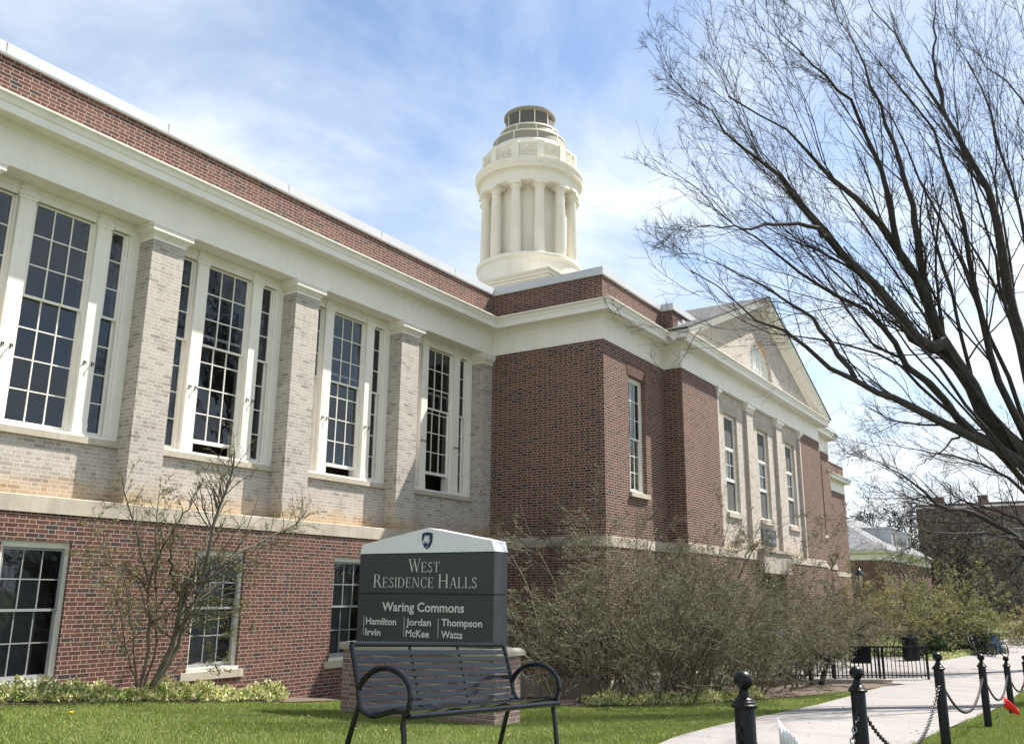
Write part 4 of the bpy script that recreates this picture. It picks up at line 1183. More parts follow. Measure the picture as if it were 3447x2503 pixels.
def crescent(cx, cy, rx, ry, a0, a1, thick, thin, n=16):
    """curved stroke, thick at the left/right and thin at top/bottom"""
    out, inn = [], []
    for i in range(n+1):
        a = R(a0+(a1-a0)*i/n)
        w_ = thin+(thick-thin)*abs(math.cos(a))**1.3
        out.append((cx+rx*math.cos(a), cy+ry*math.sin(a)))
        inn.append((cx+(rx-w_)*math.cos(a), cy+(ry-min(w_, .5*(w_+thin)))*math.sin(a)))
    return [[out[i], out[i+1], inn[i+1], inn[i]] for i in range(n)]


def stem(x, w_=.105, serif=.07, y0=0, y1=1):
    return [[(x, y0), (x+w_, y0), (x+w_, y1), (x, y1)], [(x-serif, y0), (x+w_+serif, y0), (x+w_+serif, y0+.035), (x-serif, y0+.035)],
            [(x-serif, y1-.035), (x+w_+serif, y1-.035), (x+w_+serif, y1), (x-serif, y1)]]


def diag(x0, y0, x1, y1, w_): return [[(x0, y0), (x0+w_, y0), (x1+w_, y1), (x1, y1)]]


def bar(x0, x1, y, t=.045): return [[(x0, y), (x1, y), (x1, y+t), (x0, y+t)]]


def sf(x0, x1, y): return [[(x0, y), (x1, y), (x1, y+.035), (x0, y+.035)]]


GLY = {
 'W': (1.0, diag(.30, 0, .04, 1, .10)+diag(.30, 0, .50, .98, .04)+diag(.68, 0, .44, 1, .10)+diag(.70, 0, .93, 1, .04)+sf(-.02, .24, .965)+sf(.36, .62, .965)+sf(.82, 1.04, .965)),
 'E': (.62, stem(.08)+bar(.18, .55, .0)+bar(.18, .54, .955)+bar(.18, .44, .49)+[[(.52, 0), (.56, 0), (.60, .22), (.57, .22)], [(.50, 1), (.54, 1), (.56, .8), (.53, .8)], [(.42, .38), (.45, .38), (.45, .63), (.42, .63)]]),
 'S': (.56, crescent(.28, .745, .21, .255, 20, 200, .09, .05)+crescent(.28, .255, .235, .255, -160, 20, .10, .05)+[[(.075, .72), (.17, .66), (.51, .30), (.42, .40)], [(.08, .69), (.30, .62), (.50, .36), (.28, .46)], [(.45, .80), (.48, .80), (.48, 1), (.45, .95)], [(.05, .0), (.08, .05), (.08, .22), (.05, .22)]]),
 'T': (.68, stem(.29, serif=.08)+bar(.04, .66, .955)+[[(.03, .76), (.06, .76), (.09, 1), (.04, 1)], [(.64, .76), (.67, .76), (.66, 1), (.61, 1)]]),
 'R': (.72, stem(.08)+crescent(.30, .75, .24, .25, -90, 90, .10, .045)+bar(.18, .32, .955)+bar(.18, .32, .5)+diag(.60, 0, .32, .5, .12)+sf(.56, .78, 0)),
 'I': (.27, stem(.085)),
 'D': (.78, stem(.08)+crescent(.30, .5, .42, .5, -90, 90, .11, .045)+bar(.18, .32, .955)+bar(.18, .32, .0)),
 'N': (.80, stem(.10, .045, .06)+[[(.08, 1), (.20, 1), (.70, 0), (.62, 0)]]+stem(.64, .045, .06)[:1]+sf(.55, .77, .965)),
 'C': (.70, crescent(.40, .5, .36, .51, 45, 315, .11, .045)+[[(.63, .68), (.66, .68), (.66, 1), (.63, .95)], [(.63, .22), (.66, .3), (.66, .26), (.63, .16)]]),
 'H': (.82, stem(.08)+stem(.62)+bar(.18, .63, .49)),
 'A': (.74, diag(.07, 0, .34, 1, .04)+diag(.58, 0, .33, 1, .11)+bar(.16, .58, .32)+sf(-.02, .20, 0)+sf(.50, .76, 0)),
 'L': (.60, stem(.08)+bar(.18, .55, .0)+[[(.52, 0), (.56, 0), (.60, .25), (.57, .25)]]),
 ' ': (.30, []),
}


def serif_line(name, s, cap, width, mat, parent, place, small=.77):
    x = 0; polys = []
    for i, ch in enumerate(s):
        k = 1.0 if ch.isupper() and (i == 0 or s[i-1] == ' ') else small
        w_, pl = GLY[ch.upper()]
        for p in pl: polys.append([((x+a*k), b*k) for a, b in p])
        x += (w_+.07)*k
    sc_ = width/x
    mb = MB()
    for p in polys: mb.poly([place(a*sc_, b*cap) for a, b in p])
    return mb.build(name, mat, parent)


text_mesh('lettering', 'WARING', .15, .80, M['steel'], ws, lambda u, v: (-.36+u, -.085, .345+v), bold=.012)
text_mesh('lettering', 'COMMONS', .15, 1.10, M['steel'], ws, lambda u, v: (-.55+u, -.085, .10+v), bold=.012)
# ------------------------------------------------------------------ the campus sign
SX, SY0, SY1 = 1.90, -6.405, -3.745
SO = (2.08, -5.08, gz(2.0, -5.0)-.02)
sg = empty('campus_sign', SO)
tag(sg, 'charcoal campus sign with white peaked cap and shield on a low brick base', 'sign')
def sp(mb, name, mat, parent=None, **k): return mb.build(name, M[mat], sg if parent is None else parent, SO, **k)
mb = MB().box(1.75, 2.42, SY0-.14, SY1+.12, -1.1, .285); base = sp(mb, 'brick_base', 'sign_brick')
mb = MB().box(1.70, 2.47, SY0-.20, SY1+.17, .287, .35)
mb.prism([(1.70, SY0-.20, .35), (2.47, SY0-.20, .35), (2.42, SY0-.15, .395), (1.75, SY0-.15, .395)], (0, SY1-SY0+.37, 0)); sp(mb, 'base_cap', 'concrete_plinth', base, bevel=.008)
mb = MB().box(SX, 2.26, SY0, SY1, .40, 1.135); lp = sp(mb, 'lower_panel', 'sign_dark', bevel=.006)
mb = MB().box(SX+.02, 2.24, SY0+.02, SY1-.02, 1.13, 1.16); sp(mb, 'shadow_joint', 'hook')
mb = MB().box(SX, 2.26, SY0, SY1, 1.158, 1.755); up_p = sp(mb, 'upper_panel', 'sign_dark', bevel=.006)
mb = MB().box(SX+.02, 2.24, SY0+.02, SY1-.02, 1.75, 1.775); sp(mb, 'shadow_joint', 'hook')
# peaked white cap, chamfered ends
pk = -5.14
def cap_ring(x): return [(x, SY0, 1.775), (x, SY1, 1.775), (x, SY1-.05, 1.925), (x, pk, 2.155), (x, SY0+.05, 1.935)]
mb = MB()
fr_ = cap_ring(SX-.005); bk_ = cap_ring(2.265)
mb.poly(fr_[::-1]); mb.poly(bk_)
for i in range(5):
    j = (i+1) % 5; mb.quad(fr_[i], fr_[j], bk_[j], bk_[i])
capo = sp(mb, 'peaked_cap', 'sign_white', bevel=.004)
fx = SX-.0095
def face(y0, z0, x=fx-.001): return lambda u, v: (x-SO[0], y0-u-SO[1], z0+v-SO[2])
def sline(s, cap_, width, y0, z0, par): return serif_line('lettering', s, cap_, width, M['sign_text'], par, face(y0, z0))
sline('West', .205, .63, -4.783, 1.476, up_p)
sline('Residence Halls', .205, 2.06, -4.064, 1.243, up_p)
def tline(s, h, wd, y0, z0): return text_mesh('lettering', s, h, wd, M['sign_text'], lp, face(y0, z0), bold=.022)
tline('Waring Commons', .140, 1.61, -4.272, .888)
for s, y0, y1, z0 in (('Hamilton', -3.945, -4.575, .675), ('Irvin', -3.945, -4.26, .507), ('Jordan', -4.775, -5.265, .680), ('McKee', -4.775, -5.235, .512), ('Thompson', -5.462, -6.215, .690), ('Watts', -5.462, -5.86, .517)):
    tline(s, .108, y0-y1, y0, z0)
mb = MB()
for y in (-3.90, -4.735, -5.402):
    mb.quad((fx, y+.005, .512), (fx, y-.005, .512), (fx, y-.005, .80), (fx, y+.005, .80))
sp(mb, 'divider_bar', 'sign_text', lp)
# shield emblem with a lion's head
def shp(pts, x): return [(x, -5.14-u, 1.965+v) for u, v in pts]
ex_ = SX-.0115
shield = [(-.105, .105)]+[(-.105+.21*i/8, .105+.018*math.sin(math.pi*i/8)) for i in range(1, 8)]+[(.105, .105), (.108, .03), (.092, -.05), (.055, -.105), (0, -.142), (-.055, -.105), (-.092, -.05), (-.108, .03)]
mb = MB(); mb.poly(shp(shield, ex_)); em = sp(mb, 'shield_emblem', 'navy', capo)
lion = [(-.055, .045), (-.045, .078), (-.028, .072), (-.012, .062), (.015, .062), (.028, .078), (.042, .070), (.044, .05), (.040, .03), (.047, .01), (.050, -.012), (.044, -.030), (.036, -.042), (.024, -.055), (.006, -.056), (-.006, -.045), (-.012, -.03), (-.03, -.03), (-.05, -.055), (-.072, -.045), (-.085, -.06), (-.08, -.02), (-.068, .015)]
mb = MB(); mb.poly(shp(lion, ex_-.0015)); sp(mb, 'lion_head', 'emblem_white', em)
mb = MB()
mb.poly(shp([(-.055, .0), (-.03, -.012), (-.012, -.03), (-.03, -.03), (-.05, -.055), (-.06, -.03)], ex_-.003)); mb.poly(shp([(.0, -.08), (.018, -.085), (.01, -.12), (-.012, -.118)], ex_-.003))
sp(mb, 'muzzle_shade', 'emblem_blue', em)
mb = MB()
for q in ([(-.018, .040), (.004, .036), (.004, .028), (-.016, .030)], [(.020, .034), (.038, .036), (.036, .028), (.020, .027)], [(.010, .02), (.016, .02), (.026, -.012), (.018, -.012)], [(.014, -.012), (.044, -.010), (.030, -.024)], [(-.002, -.034), (.034, -.032), (.030, -.038), (.0, -.041)], [(-.044, .066), (-.036, .070), (-.036, .052), (-.042, .05)], [(.029, .066), (.036, .064), (.036, .05), (.030, .05)]):
    mb.poly(shp(q, ex_-.003))
sp(mb, 'face_lines', 'navy', em)

# ------------------------------------------------------------------ the bench
bx_, by_ = -3.106, -9.243
BG = -.07
bench = empty('park_bench', (bx_, by_, BG))
tag(bench, 'black metal slatted bench with looped arms in front of the campus sign', 'bench')
bench.rotation_euler = (0, R(2.5), R(-1.4))
BL = .977
BACK = [(.03, .835), (.005, .77), (-.025, .69), (-.055, .60), (-.078, .52), (-.092, .46), (-.115, .41), (-.16, .378), (-.22, .368)]
SEAT = [(-.22, .368), (-.29, .375), (-.37, .395), (-.45, .415), (-.52, .415), (-.56, .39)]
prof = resample([(0, y, z) for y, z in BACK+SEAT[1:]], 40)
mb = MB()
for x in (-BL, BL):
    mb = MB().tube([(x, p[1], p[2]) for p in prof], .021, 8); mb.build('side_frame', M['black'], bench, smooth=True)
def slat(p0, p1, name='slat'):
    a = Vector((0, *p0)); b = Vector((0, *p1)); t = (b-a).normalized(); nrm = Vector((1, 0, 0)).cross(t)
    mb = MB()
    c = [a-nrm*.004, b-nrm*.004, b+nrm*.004, a+nrm*.004]
    mb.prism([(-BL+.018, v.y, v.z) for v in c], (2*BL-.036, 0, 0))
    return mb.build(name, M['black'], bench, bevel=.0025)
d = np.r_[0, np.cumsum(np.linalg.norm(np.diff(prof, axis=0), axis=1))]
def at(s): return (np.interp(s, d, prof[:, 1]), np.interp(s, d, prof[:, 2]))
s0 = .035
NS = 15
step = (d[-1]-.09)/NS
for i in range(NS):
    slat(at(s0+i*step+.006), at(s0+(i+1)*step-.010))
mb = MB().tube([(-BL, .03, .84), (BL, .03, .84)], .021, 10); mb.build('top_rail', M['black'], bench, smooth=True)
mb = MB().tube([(-BL, -.568, .385), (BL, -.568, .385)], .023, 10); mb.build('front_rail', M['black'], bench, smooth=True)
mb = MB()
for x in (-.31, .31): mb.tube([(x, p[1]+.012*0-.0, p[2]-.022) if p[2] < .44 else (x, p[1]+.02, p[2]) for p in prof[1:-1]], .011, 6)
mb.build('strap', M['black'], bench, smooth=True)
for x in (-BL, BL):
    arm = resample([(x, -.075, .53), (x, -.12, .60), (x, -.21, .665), (x, -.33, .692), (x, -.45, .668), (x, -.54, .60), (x, -.572, .52), (x, -.562, .45), (x, -.525, .375), (x, -.52, .30)], 34)
    mb = MB().tube(arm, .022, 8); mb.build('armrest', M['black'], bench, smooth=True)
    mb = MB().tube([(x, -.522, .33), (x, -.545, .17), (x, -.585, -.16)], .021, 8); mb.build('leg', M['black'], bench, smooth=True)
    mb = MB().tube([(x, -.09, .43), (x, -.02, .20), (x, .07, -.16)], .021, 8); mb.build('leg', M['black'], bench, smooth=True)

# ------------------------------------------------------------------ bollards and chains
BOLX = [-4.07, -1.38, 2.76, 7.02, 11.0, 15.4, 19.7, 23.9]
BOLT = [.787, .649, .555, .325, .09, -.125, -.225, -.26]
BOLY = -12.15
def make_bollard():
    r = empty('bollard')
    mb = MB().lathe([(.056, -.15), (.056, .895), (.054, .90)], k=28); mb.build('post', M['bollard'], r, smooth=True)
    mb = MB().lathe([(.054, .882), (.071, .886), (.073, .903), (.064, .908), (.060, .919), (.052, .923), (.049, .932), (.040, .938), (.032, .952), (.026, .967), (.025, .978), (.03, .99)], k=28); mb.build('collar', M['bollard'], r, smooth=True)
    mb = MB().sphere((0, 0, 1.028), .0535, 28, 16); mb.build('ball', M['bollard'], r, smooth='all')
    for s in (-1, 1):
        mb = MB().tube([(s*.075+.028*math.cos(R(a)), 0, .75+.036*math.sin(R(a))) for a in range(0, 360, 24)], .0075, 6, closed=True); mb.build('ring', M['bollard'], r, smooth='all')
    return r


BLAB = ['nearest black ball-topped bollard, standing just right of the bench', 'second nearest ball-topped bollard, left of the longest visible sagging chain', 'ball-topped bollard at the right end of the longest visible sagging chain',
        'ball-topped bollard standing behind and left of the leaning red flag', 'ball-topped bollard directly behind the leaning red flag', 'ball-topped bollard in front of the second small red flag', 'ball-topped bollard cut off by the right edge of the photo', 'farthest ball-topped bollard along the grass verge']
b0 = make_bollard()
for i, x in enumerate(BOLX):
    b = b0 if i == 0 else copy_tree(b0)
    b.location = (x, BOLY, BOLT[i]-1.0815)
    b.rotation_euler = (0, 0, R(3*((i*7) % 5-2)))
    tag(b, BLAB[i], 'bollard', 'bollards along the path')
def link_mesh(mb, c, t, roll_):
    t = Vector(t).normalized(); x = t.cross(Vector((0, 1, 0))).normalized(); y = t.cross(x)
    a = x*math.cos(roll_)+y*math.sin(roll_)
    pts = []
    for k in range(12):
        an = 2*math.pi*k/12; pts.append(Vector(c)+t*(.030*math.cos(an))+a*(.0165*math.sin(an)))
    mb.tube(pts, .0052, 5, closed=True)


SAG = [.62, .50, .42, .40, .38, .36, .36]
CLAB = ['chain hanging from the nearest bollard down out of the photo', 'longest visible chain, sagging over pale path between second and third bollards', 'sagging chain between the third and fourth bollards', 'sagging chain right behind the leaning red flag', 'sagging chain left of the second red flag', 'sagging chain beside the green flag at right', 'farthest sagging chain along the verge']
for i in range(len(BOLX)-1):
    a = Vector((BOLX[i]+.085, BOLY, BOLT[i]-1.0815+.74)); b = Vector((BOLX[i+1]-.085, BOLY, BOLT[i+1]-1.0815+.74))
    n = int((b-a).length*1.09/.047); mb = MB()
    for j in range(n+1):
        t = j/n; P0 = a.lerp(b, t); P0.z -= SAG[i]*4*t*(1-t)
        dz = (b.z-a.z)/(b.x-a.x)-SAG[i]*4*(1-2*t)/(b.x-a.x)
        link_mesh(mb, P0, (1, 0, dz), (j % 2)*math.pi/2+.4)
    org = ((a.x+b.x)/2, BOLY, min(a.z, b.z)-SAG[i])
    o = mb.build('bollard_chain', M['chain'], None, org, smooth='all'); o.location = org
    tag(o, CLAB[i], 'chain', 'chains between the bollards')

# ------------------------------------------------------------------ marking flags
def flag(loc, h, mat, label, lean=(0, 0), pts=None, yawd=0):
    r = empty('marking_flag', loc, R(yawd)); tag(r, label, 'flag')
    top_ = Vector((lean[0], lean[1], h))
    mb = MB().tube([(0, 0, -.06), tuple(top_*.5), tuple(top_)], .0028, 5); mb.build('wire_stake', M['wire'], r)
    n_ = 7; mb = MB(); rows = []
    for i in range(n_+1):
        t = i/n_; dx, z0, z1 = pts(t); rows.append(((top_.x+dx, top_.y+.022*math.sin(t*5), h+z0), (top_.x+dx, top_.y+.022*math.sin(t*5+.5), h+z1)))
    for i in range(n_): mb.quad(rows[i][0], rows[i+1][0], rows[i+1][1], rows[i][1])
    f = mb.build('flag_sheet', mat, r, smooth='all'); md = f.modifiers.new('thick', 'SOLIDIFY'); md.thickness = .0012
    return r


flag((4.85, -12.48, gz(4.85, -12.48)), .56, M['flag_red'], 'red plastic flag on a leaning wire in the right-hand grass', (.14, 0),
     lambda t: (.17*t, -.17-.09*t**1.3, .0-.18*t**1.1), yawd=-57)
flag((11.9, -12.35, gz(11.9, -12.35)), .63, M['flag_red'], 'small folded red flag in front of a distant bollard', (0, .03), lambda t: (.09*t, -.26-.04*t, .0-.05*t), yawd=-60)
flag((12.0, -12.62, gz(12, -12.62)), .6, M['flag_green'], 'green plastic flag at the right edge of the photo', (.0, .04), lambda t: (.16*t, -.16-.1*t, .0-.09*t), yawd=-60)
flag((-3.35, -12.12, -.34), .80, M['flag_white'], 'white plastic flag between the two nearest bollards', (0, .02), lambda t: (.125*t, -.19-.02*t, .0-.15*t**.9), yawd=-52)

# ------------------------------------------------------------------ railings by the areaway
def railing(c, y0, y1, z, h, label, posts):
    r = empty('iron_railing', (c[0], c[1], z), R(38.9)); tag(r, label, 'railing', 'railings round the areaway')
    yc = (y0+y1)/2
    mb = MB().box(-.035, .035, y0-yc-.05, y1-yc, h-.03, h+.015); mb.build('handrail', M['black'], r)
    mb = MB().box(-.015, .015, y0-yc, y1-yc, .09, .115); mb.build('bottom_rail', M['black'], r)
    pm = None; n = int((y1-y0)/.13)
    mb = MB()
    for i in range(n+1):
        if any(abs(y0+(y1-y0)*i/n-p) < .05 for p in posts): continue
        y = y0+(y1-y0)*i/n-yc; mb.box(-.009, .009, y-.009, y+.009, .02, h-.03)
    mb.build('bars', M['black'], r)
    for p in posts:
        mb = MB().box(-.028, .028, p-yc-.028, p-yc+.028, -.02, h-.02); mb.build('post', M['black'], r)
    return r


mb = MB().box(-.13, .13, -2.42, 2.4, -.55, .0); mb.box(-.15, .15, -2.44, 2.42, .002, .05)
rw = mb.build('retaining_wall', M['concrete_plinth'], None); rw.location = (18.87, -6.32, -1.28); rw.rotation_euler = (0, 0, R(38.9)); tag(rw, 'low brown kerb wall carrying the near railing beside the mulch', 'wall')
railing((18.85, -6.3), -2.31, 2.31, -1.23, .92, 'near black iron railing with flat handrail on the low kerb wall', (-2.28, -.75, .75, 2.28))
railing((20.5, -7.25), -2.35, 2.31, -1.29, .95, 'far black iron railing ending beside the plaza', (-2.32, -.75, .75, 2.28))
r_ = empty('notice_panel', (20.25, -7.45, -1.30), R(38.9)); tag(r_, 'black rounded panel hung on the end of the railing', 'panel')
mb = MB().box(-.03, .03, -.32, .32, .48, .98); mb.build('board', M['black'], r_, bevel=.04)

# litter bin
lb = empty('litter_bin', (31.4, -7.0, gz(31.4, -7.0)+.03)); tag(lb, 'tall black slatted litter bin with domed lid by the plaza', 'bin')
mb = MB().lathe([(.30, .02), (.30, .06), (.285, .06), (.285, .9)], k=28); mb.build('liner', M['rubber'], lb, smooth=True)
mb = MB()
for i in range(30):
    a = 2*math.pi*i/30; c, s = math.cos(a), math.sin(a)
    mb.prism([(c*.30-s*.022, s*.30+c*.022, .04), (c*.30+s*.022, s*.30-c*.022, .04), (c*.315+s*.022, s*.315-c*.022, .04), (c*.315-s*.022, s*.315+c*.022, .04)], (0, 0, .86))
mb.build('slats', M['black'], lb)
mb = MB().lathe([(.32, .88), (.36, .89), (.37, .93), (.32, .95), (.18, .955)], k=32); mb.build('rim', M['black'], lb, smooth=True)
mb = MB().lathe([(.10, .94), (.10, 1.0), (.20, 1.01), (.19, 1.05), (.1, 1.075), (.01, 1.08)], k=28); mb.build('lid', M['black'], lb, smooth=True)

# street lamp behind the shrubs
lp_ = empty('street_lamp', (32.7, -4.95, gz(32.7, -4.95))); tag(lp_, 'black lantern street lamp rising behind the shrubs', 'lamp')
H0 = 1.50-lp_.location.z
mb = MB().lathe([(.14, 0), (.14, .3), (.08, .45), (.055, .9), (.045, H0), (.09, H0+.02)], k=16); mb.build('post', M['black'], lp_, smooth=True)
mb = MB()
for a in range(6):
    c, s = math.cos(R(60*a)), math.sin(R(60*a)); mb.tube([(c*.15, s*.15, H0+.03), (c*.23, s*.23, H0+.56)], .016, 5)
mb.lathe([(.16, H0), (.17, H0+.03), (.10, H0+.04)], k=6); mb.build('lantern_frame', M['black'], lp_)
mb = MB().lathe([(.135, H0+.03), (.205, H0+.55)], k=6); mb.build('lantern_glass', M['lamp_glass'], lp_)
mb = MB().lathe([(.28, H0+.55), (.25, H0+.60), (.16, H0+.70), (.09, H0+.74), (.07, H0+.80), (.03, H0+.83), (.035, H0+.87), (.012, H0+.97)], k=12); mb.build('lantern_roof', M['black'], lp_)

# bicycles
def bike(loc, rz_, mat, label):
    r = empty('bicycle', loc, R(rz_)); tag(r, label, 'bicycle', 'parked bicycles')
    for x in (-.52, .52):
        mb = MB().tube([(x+.33*math.cos(2*math.pi*i/24), 0, .34+.33*math.sin(2*math.pi*i/24)) for i in range(24)], .02, 6, closed=True); wh = mb.build('wheel', M['rubber'], r, smooth='all')
        mb = MB()
        for i in range(12): mb.tube([(x, 0, .34), (x+.32*math.cos(math.pi*i/6), 0, .34+.32*math.sin(math.pi*i/6))], .0025, 3)
        mb.build('spokes', M['steel'], wh)
    mb = MB()
    for p in (((-.52, .34), (-.08, .30), (-.2, .78), (-.52, .34)), ((-.2, .78), (.36, .80), (-.08, .30)), ((.33, .92), (.40, .70), (.52, .34))):
        mb.tube([(a, 0, b) for a, b in p], .018, 6)
    mb.build('frame', mat, r, smooth=True)
    mb = MB().tube([(-.2, 0, .78), (-.24, 0, .93)], .014, 6); mb.box(-.36, -.12, -.06, .06, .92, .97); mb.build('saddle', M['rubber'], r)
    mb = MB().tube([(.28, -.28, 1.0), (.34, -.1, 1.02), (.33, 0, .98), (.34, .1, 1.02), (.28, .28, 1.0)], .014, 6); mb.build('handlebar', M['rubber'], r, smooth=True)


for i, (dx, dy, a, mt_, lb_) in enumerate([(0, 0, 30, 'blue', 'blue bicycle nearest the plaza at the end of the rack'), (.9, .75, 38, 'black', 'black bicycle parked behind the blue one'), (1.9, 1.3, 24, 'steel', 'silver bicycle in the middle of the parked row'), (2.9, 2.2, 33, 'black', 'dark bicycle at the far end of the parked row')]):
    bike((36.2+dx, -9.75+dy, gz(36, -9.7)+.02), a, M[mt_], lb_)

# the person half hidden by the shrubs
def skinned(name, joints, edges, mat, parent, sub=2):
    """continuous tapering surface grown with a Skin modifier over a skeleton of joints"""
    bm = bmesh.new(); lay = bm.verts.layers.skin.verify()
    vs = []
    for i, j in enumerate(joints):
        v = bm.verts.new(j[0]); v[lay].radius = (j[1], j[2] if len(j) > 2 else j[1]); v[lay].use_root = (i == 0); vs.append(v)
    for a, b in edges: bm.edges.new((vs[a], vs[b]))
    me = bpy.data.meshes.new(name); bm.to_mesh(me); bm.free()
    o = bpy.data.objects.new(name, me); col.objects.link(o)
    if parent is not None: o.parent = parent
    o.modifiers.new('skin', 'SKIN'); s = o.modifiers.new('sub', 'SUBSURF'); s.levels = s.render_levels = sub
    me.materials.append(mat)
    return o


pz = gz(21.0, -4.6)+.03
pr_ = empty('person', (21.0, -4.75, pz), R(150)); tag(pr_, 'person in a lavender top and dark trousers standing behind the railing, half hidden by shrubs', 'person')
J = [((0, 0, .92), .13, .10), ((0, 0, 1.12), .125, .09), ((0, 0, 1.32), .15, .095), ((0, 0, 1.43), .06, .055), ((0, .01, 1.50), .05, .05), ((0, .015, 1.58), .078, .09), ((0, .01, 1.67), .07, .08),
     ((.17, 0, 1.37), .055), ((.21, .02, 1.12), .042), ((.20, .12, .92), .034), ((.195, .17, .84), .028), ((-.17, 0, 1.37), .055), ((-.21, .02, 1.12), .042), ((-.20, .12, .92), .034), ((-.195, .17, .84), .028),
     ((.09, 0, .82), .085), ((.10, .02, .48), .06), ((.10, 0, .10), .042), ((.10, .10, .04), .04), ((-.09, 0, .82), .085), ((-.10, .02, .48), .06), ((-.10, 0, .10), .042), ((-.10, .10, .04), .04)]
E_ = [(0, 1), (1, 2), (2, 3), (3, 4), (4, 5), (5, 6), (2, 7), (7, 8), (8, 9), (9, 10), (2, 11), (11, 12), (12, 13), (13, 14), (0, 15), (15, 16), (16, 17), (17, 18), (0, 19), (19, 20), (20, 21), (21, 22)]
for s, k in ((1, 10), (-1, 14)):
    for q in range(5):
        a = (-.03+.016*q) if q else -.045
        b0_ = len(J); J.append(((s*.195+a*.5, .20, .81-.002*q), .011)); J.append(((s*.195+a*.8, .23+.006*(q in (2, 3)), .775), .009)); E_ += [(k, b0_), (b0_, b0_+1)]
skinned('body', J, E_, M['skin'], pr_)
JS = [((0, 0, .90), .155, .12), ((0, 0, 1.12), .145, .105), ((0, 0, 1.32), .165, .11), ((0, 0, 1.42), .085, .075), ((.17, 0, 1.37), .07), ((.205, .02, 1.16), .06), ((-.17, 0, 1.37), .07), ((-.205, .02, 1.16), .06)]
skinned('shirt', JS, [(0, 1), (1, 2), (2, 3), (2, 4), (4, 5), (2, 6), (6, 7)], M['purple'], pr_)
JT = [((0, 0, .92), .14, .11), ((.09, 0, .80), .1), ((.10, .02, .48), .072), ((.10, 0, .09), .058), ((-.09, 0, .80), .1), ((-.10, .02, .48), .072), ((-.10, 0, .09), .058)]
skinned('trousers', JT, [(0, 1), (1, 2), (2, 3), (0, 4), (4, 5), (5, 6)], M['jeans'], pr_)
mb = MB().sphere((0, -.005, 1.655), .098, 16, 12, 1.05); mb.build('hair', M['hair'], pr_, smooth='all')

# ------------------------------------------------------------------ trees and shrubs
def grow_limbs(rng, limbs, spec, n0=14):
    """limbs: (P, R) arrays; spec: list of spawn settings, each level growing from the one before"""
    levels = [limbs]
    for sp_ in spec:
        P, Rd = levels[-1]
        levels.append(spawn(rng, P, Rd, **sp_))
    return levels


def limb_arrays(rows, n=14, wob=0.0, rng=None, tipr=.25):
    P = np.stack([resample(p, n) for _, p in rows]); Rr = np.stack([np.linspace(1, tipr, n)*r for r, _ in rows])
    if wob: P[:, 1:-1] += rng.normal(size=P[:, 1:-1].shape)*wob
    return P, Rr


def big_tree(name, rows, trunk_pts, trunk_r, label, seed, spec, mats=('bark', 'bark'), sides=(8, 6, 4, 3), group=None, thin=()):
    rng = np.random.default_rng(seed)
    base = tuple(trunk_pts[0])
    t = empty(name, base); tag(t, label, 'tree', group)
    tp = resample(trunk_pts, 12)[None]; tr = np.interp(np.linspace(0, 1, 12), np.linspace(0, 1, len(trunk_r)), trunk_r)[None]
    v, f = tubes(tp, tr, 16); np_mesh('trunk', v, f, 4, M[mats[0]], t, base, True)
    top_ = np.array(trunk_pts[-1], float); low_ = np.array(trunk_pts[-2], float)*.4+top_*.6
    allp = [np.array(q) for _, q in rows]
    for ri, (r, p) in enumerate(rows):
        pre = 0; s0 = np.array(p[0]); near = min(np.linalg.norm(resample(q, 30)-s0, axis=1).min() for k, q in enumerate(allp) if k != ri and len(q) > 4)
        if np.linalg.norm(s0-top_) > .7 and near > .35: p = [tuple(low_)]+list(p); pre = .3      # every free limb springs from the trunk
        P, Rd = limb_arrays([(r*(.78 if r >= .2 else .62), p)], 18, .0, rng, .08)
        Rd = Rd[:, :1]*np.maximum((1-np.linspace(0, 1, 18))**1.15, .07)[None]
        L = np.linalg.norm(np.diff(P[0], axis=0), axis=1).sum()
        P[:, 1:-1] += rng.normal(size=P[:, 1:-1].shape)*.03
        lv = [(P, Rd)]
        for si, sp_ in enumerate(spec):
            s2 = dict(sp_)
            if si == 0: s2['tmin'] = sp_['tmin']+pre*.5
            if si == 0: s2['c'] = max(3, int(sp_['c']*min(L, 9.5)/8*(.45 if ri in thin else 1)))
            lv.append(spawn(rng, *lv[-1], **s2))
        parts = [tubes(Pq, Rq, sides[min(i, len(sides)-1)]) for i, (Pq, Rq) in enumerate(lv)]
        v, f = join(parts)
        np_mesh('limb', v, f, 4, M[mats[1]], t, base, True)
    return t


E_SPEC = [dict(c=15, ang=.34, lf=.34, tmin=.26, n=9, jit=.07, up=.04, rf=.30, rmin=.0070, tip=.35),
          dict(c=6, ang=.52, lf=.46, tmin=.15, n=7, jit=.12, up=.045, rf=.5, rmin=.0045, tip=.5),
          dict(c=6, ang=.62, lf=.5, tmin=.15, n=5, jit=.17, up=.03, rf=.7, rmin=.0032, tip=.7, lmin=.16)]
big_tree('elm_tree', ELM, [(17.0, -13.45, -1.4), (16.9, -13.4, 0.2), (16.75, -13.35, 2.0), (16.45, -13.2, 3.7)], [.85, .62, .56, .36],
         'large bare tree with dark limbs fanning up across the right side', 11, E_SPEC, thin=(3, 4, 5, 21))
E_SPEC2 = [dict(c=16, ang=.5, lf=.36, tmin=.15, n=8, jit=.12, up=.03, rf=.4, rmin=.010, tip=.3),
           dict(c=8, ang=.65, lf=.46, tmin=.12, n=6, jit=.17, up=.02, rf=.55, rmin=.006, tip=.5),
           dict(c=5, ang=.7, lf=.5, tmin=.15, n=4, jit=.2, up=.01, rf=.7, rmin=.0045, tip=.7, lmin=.2)]
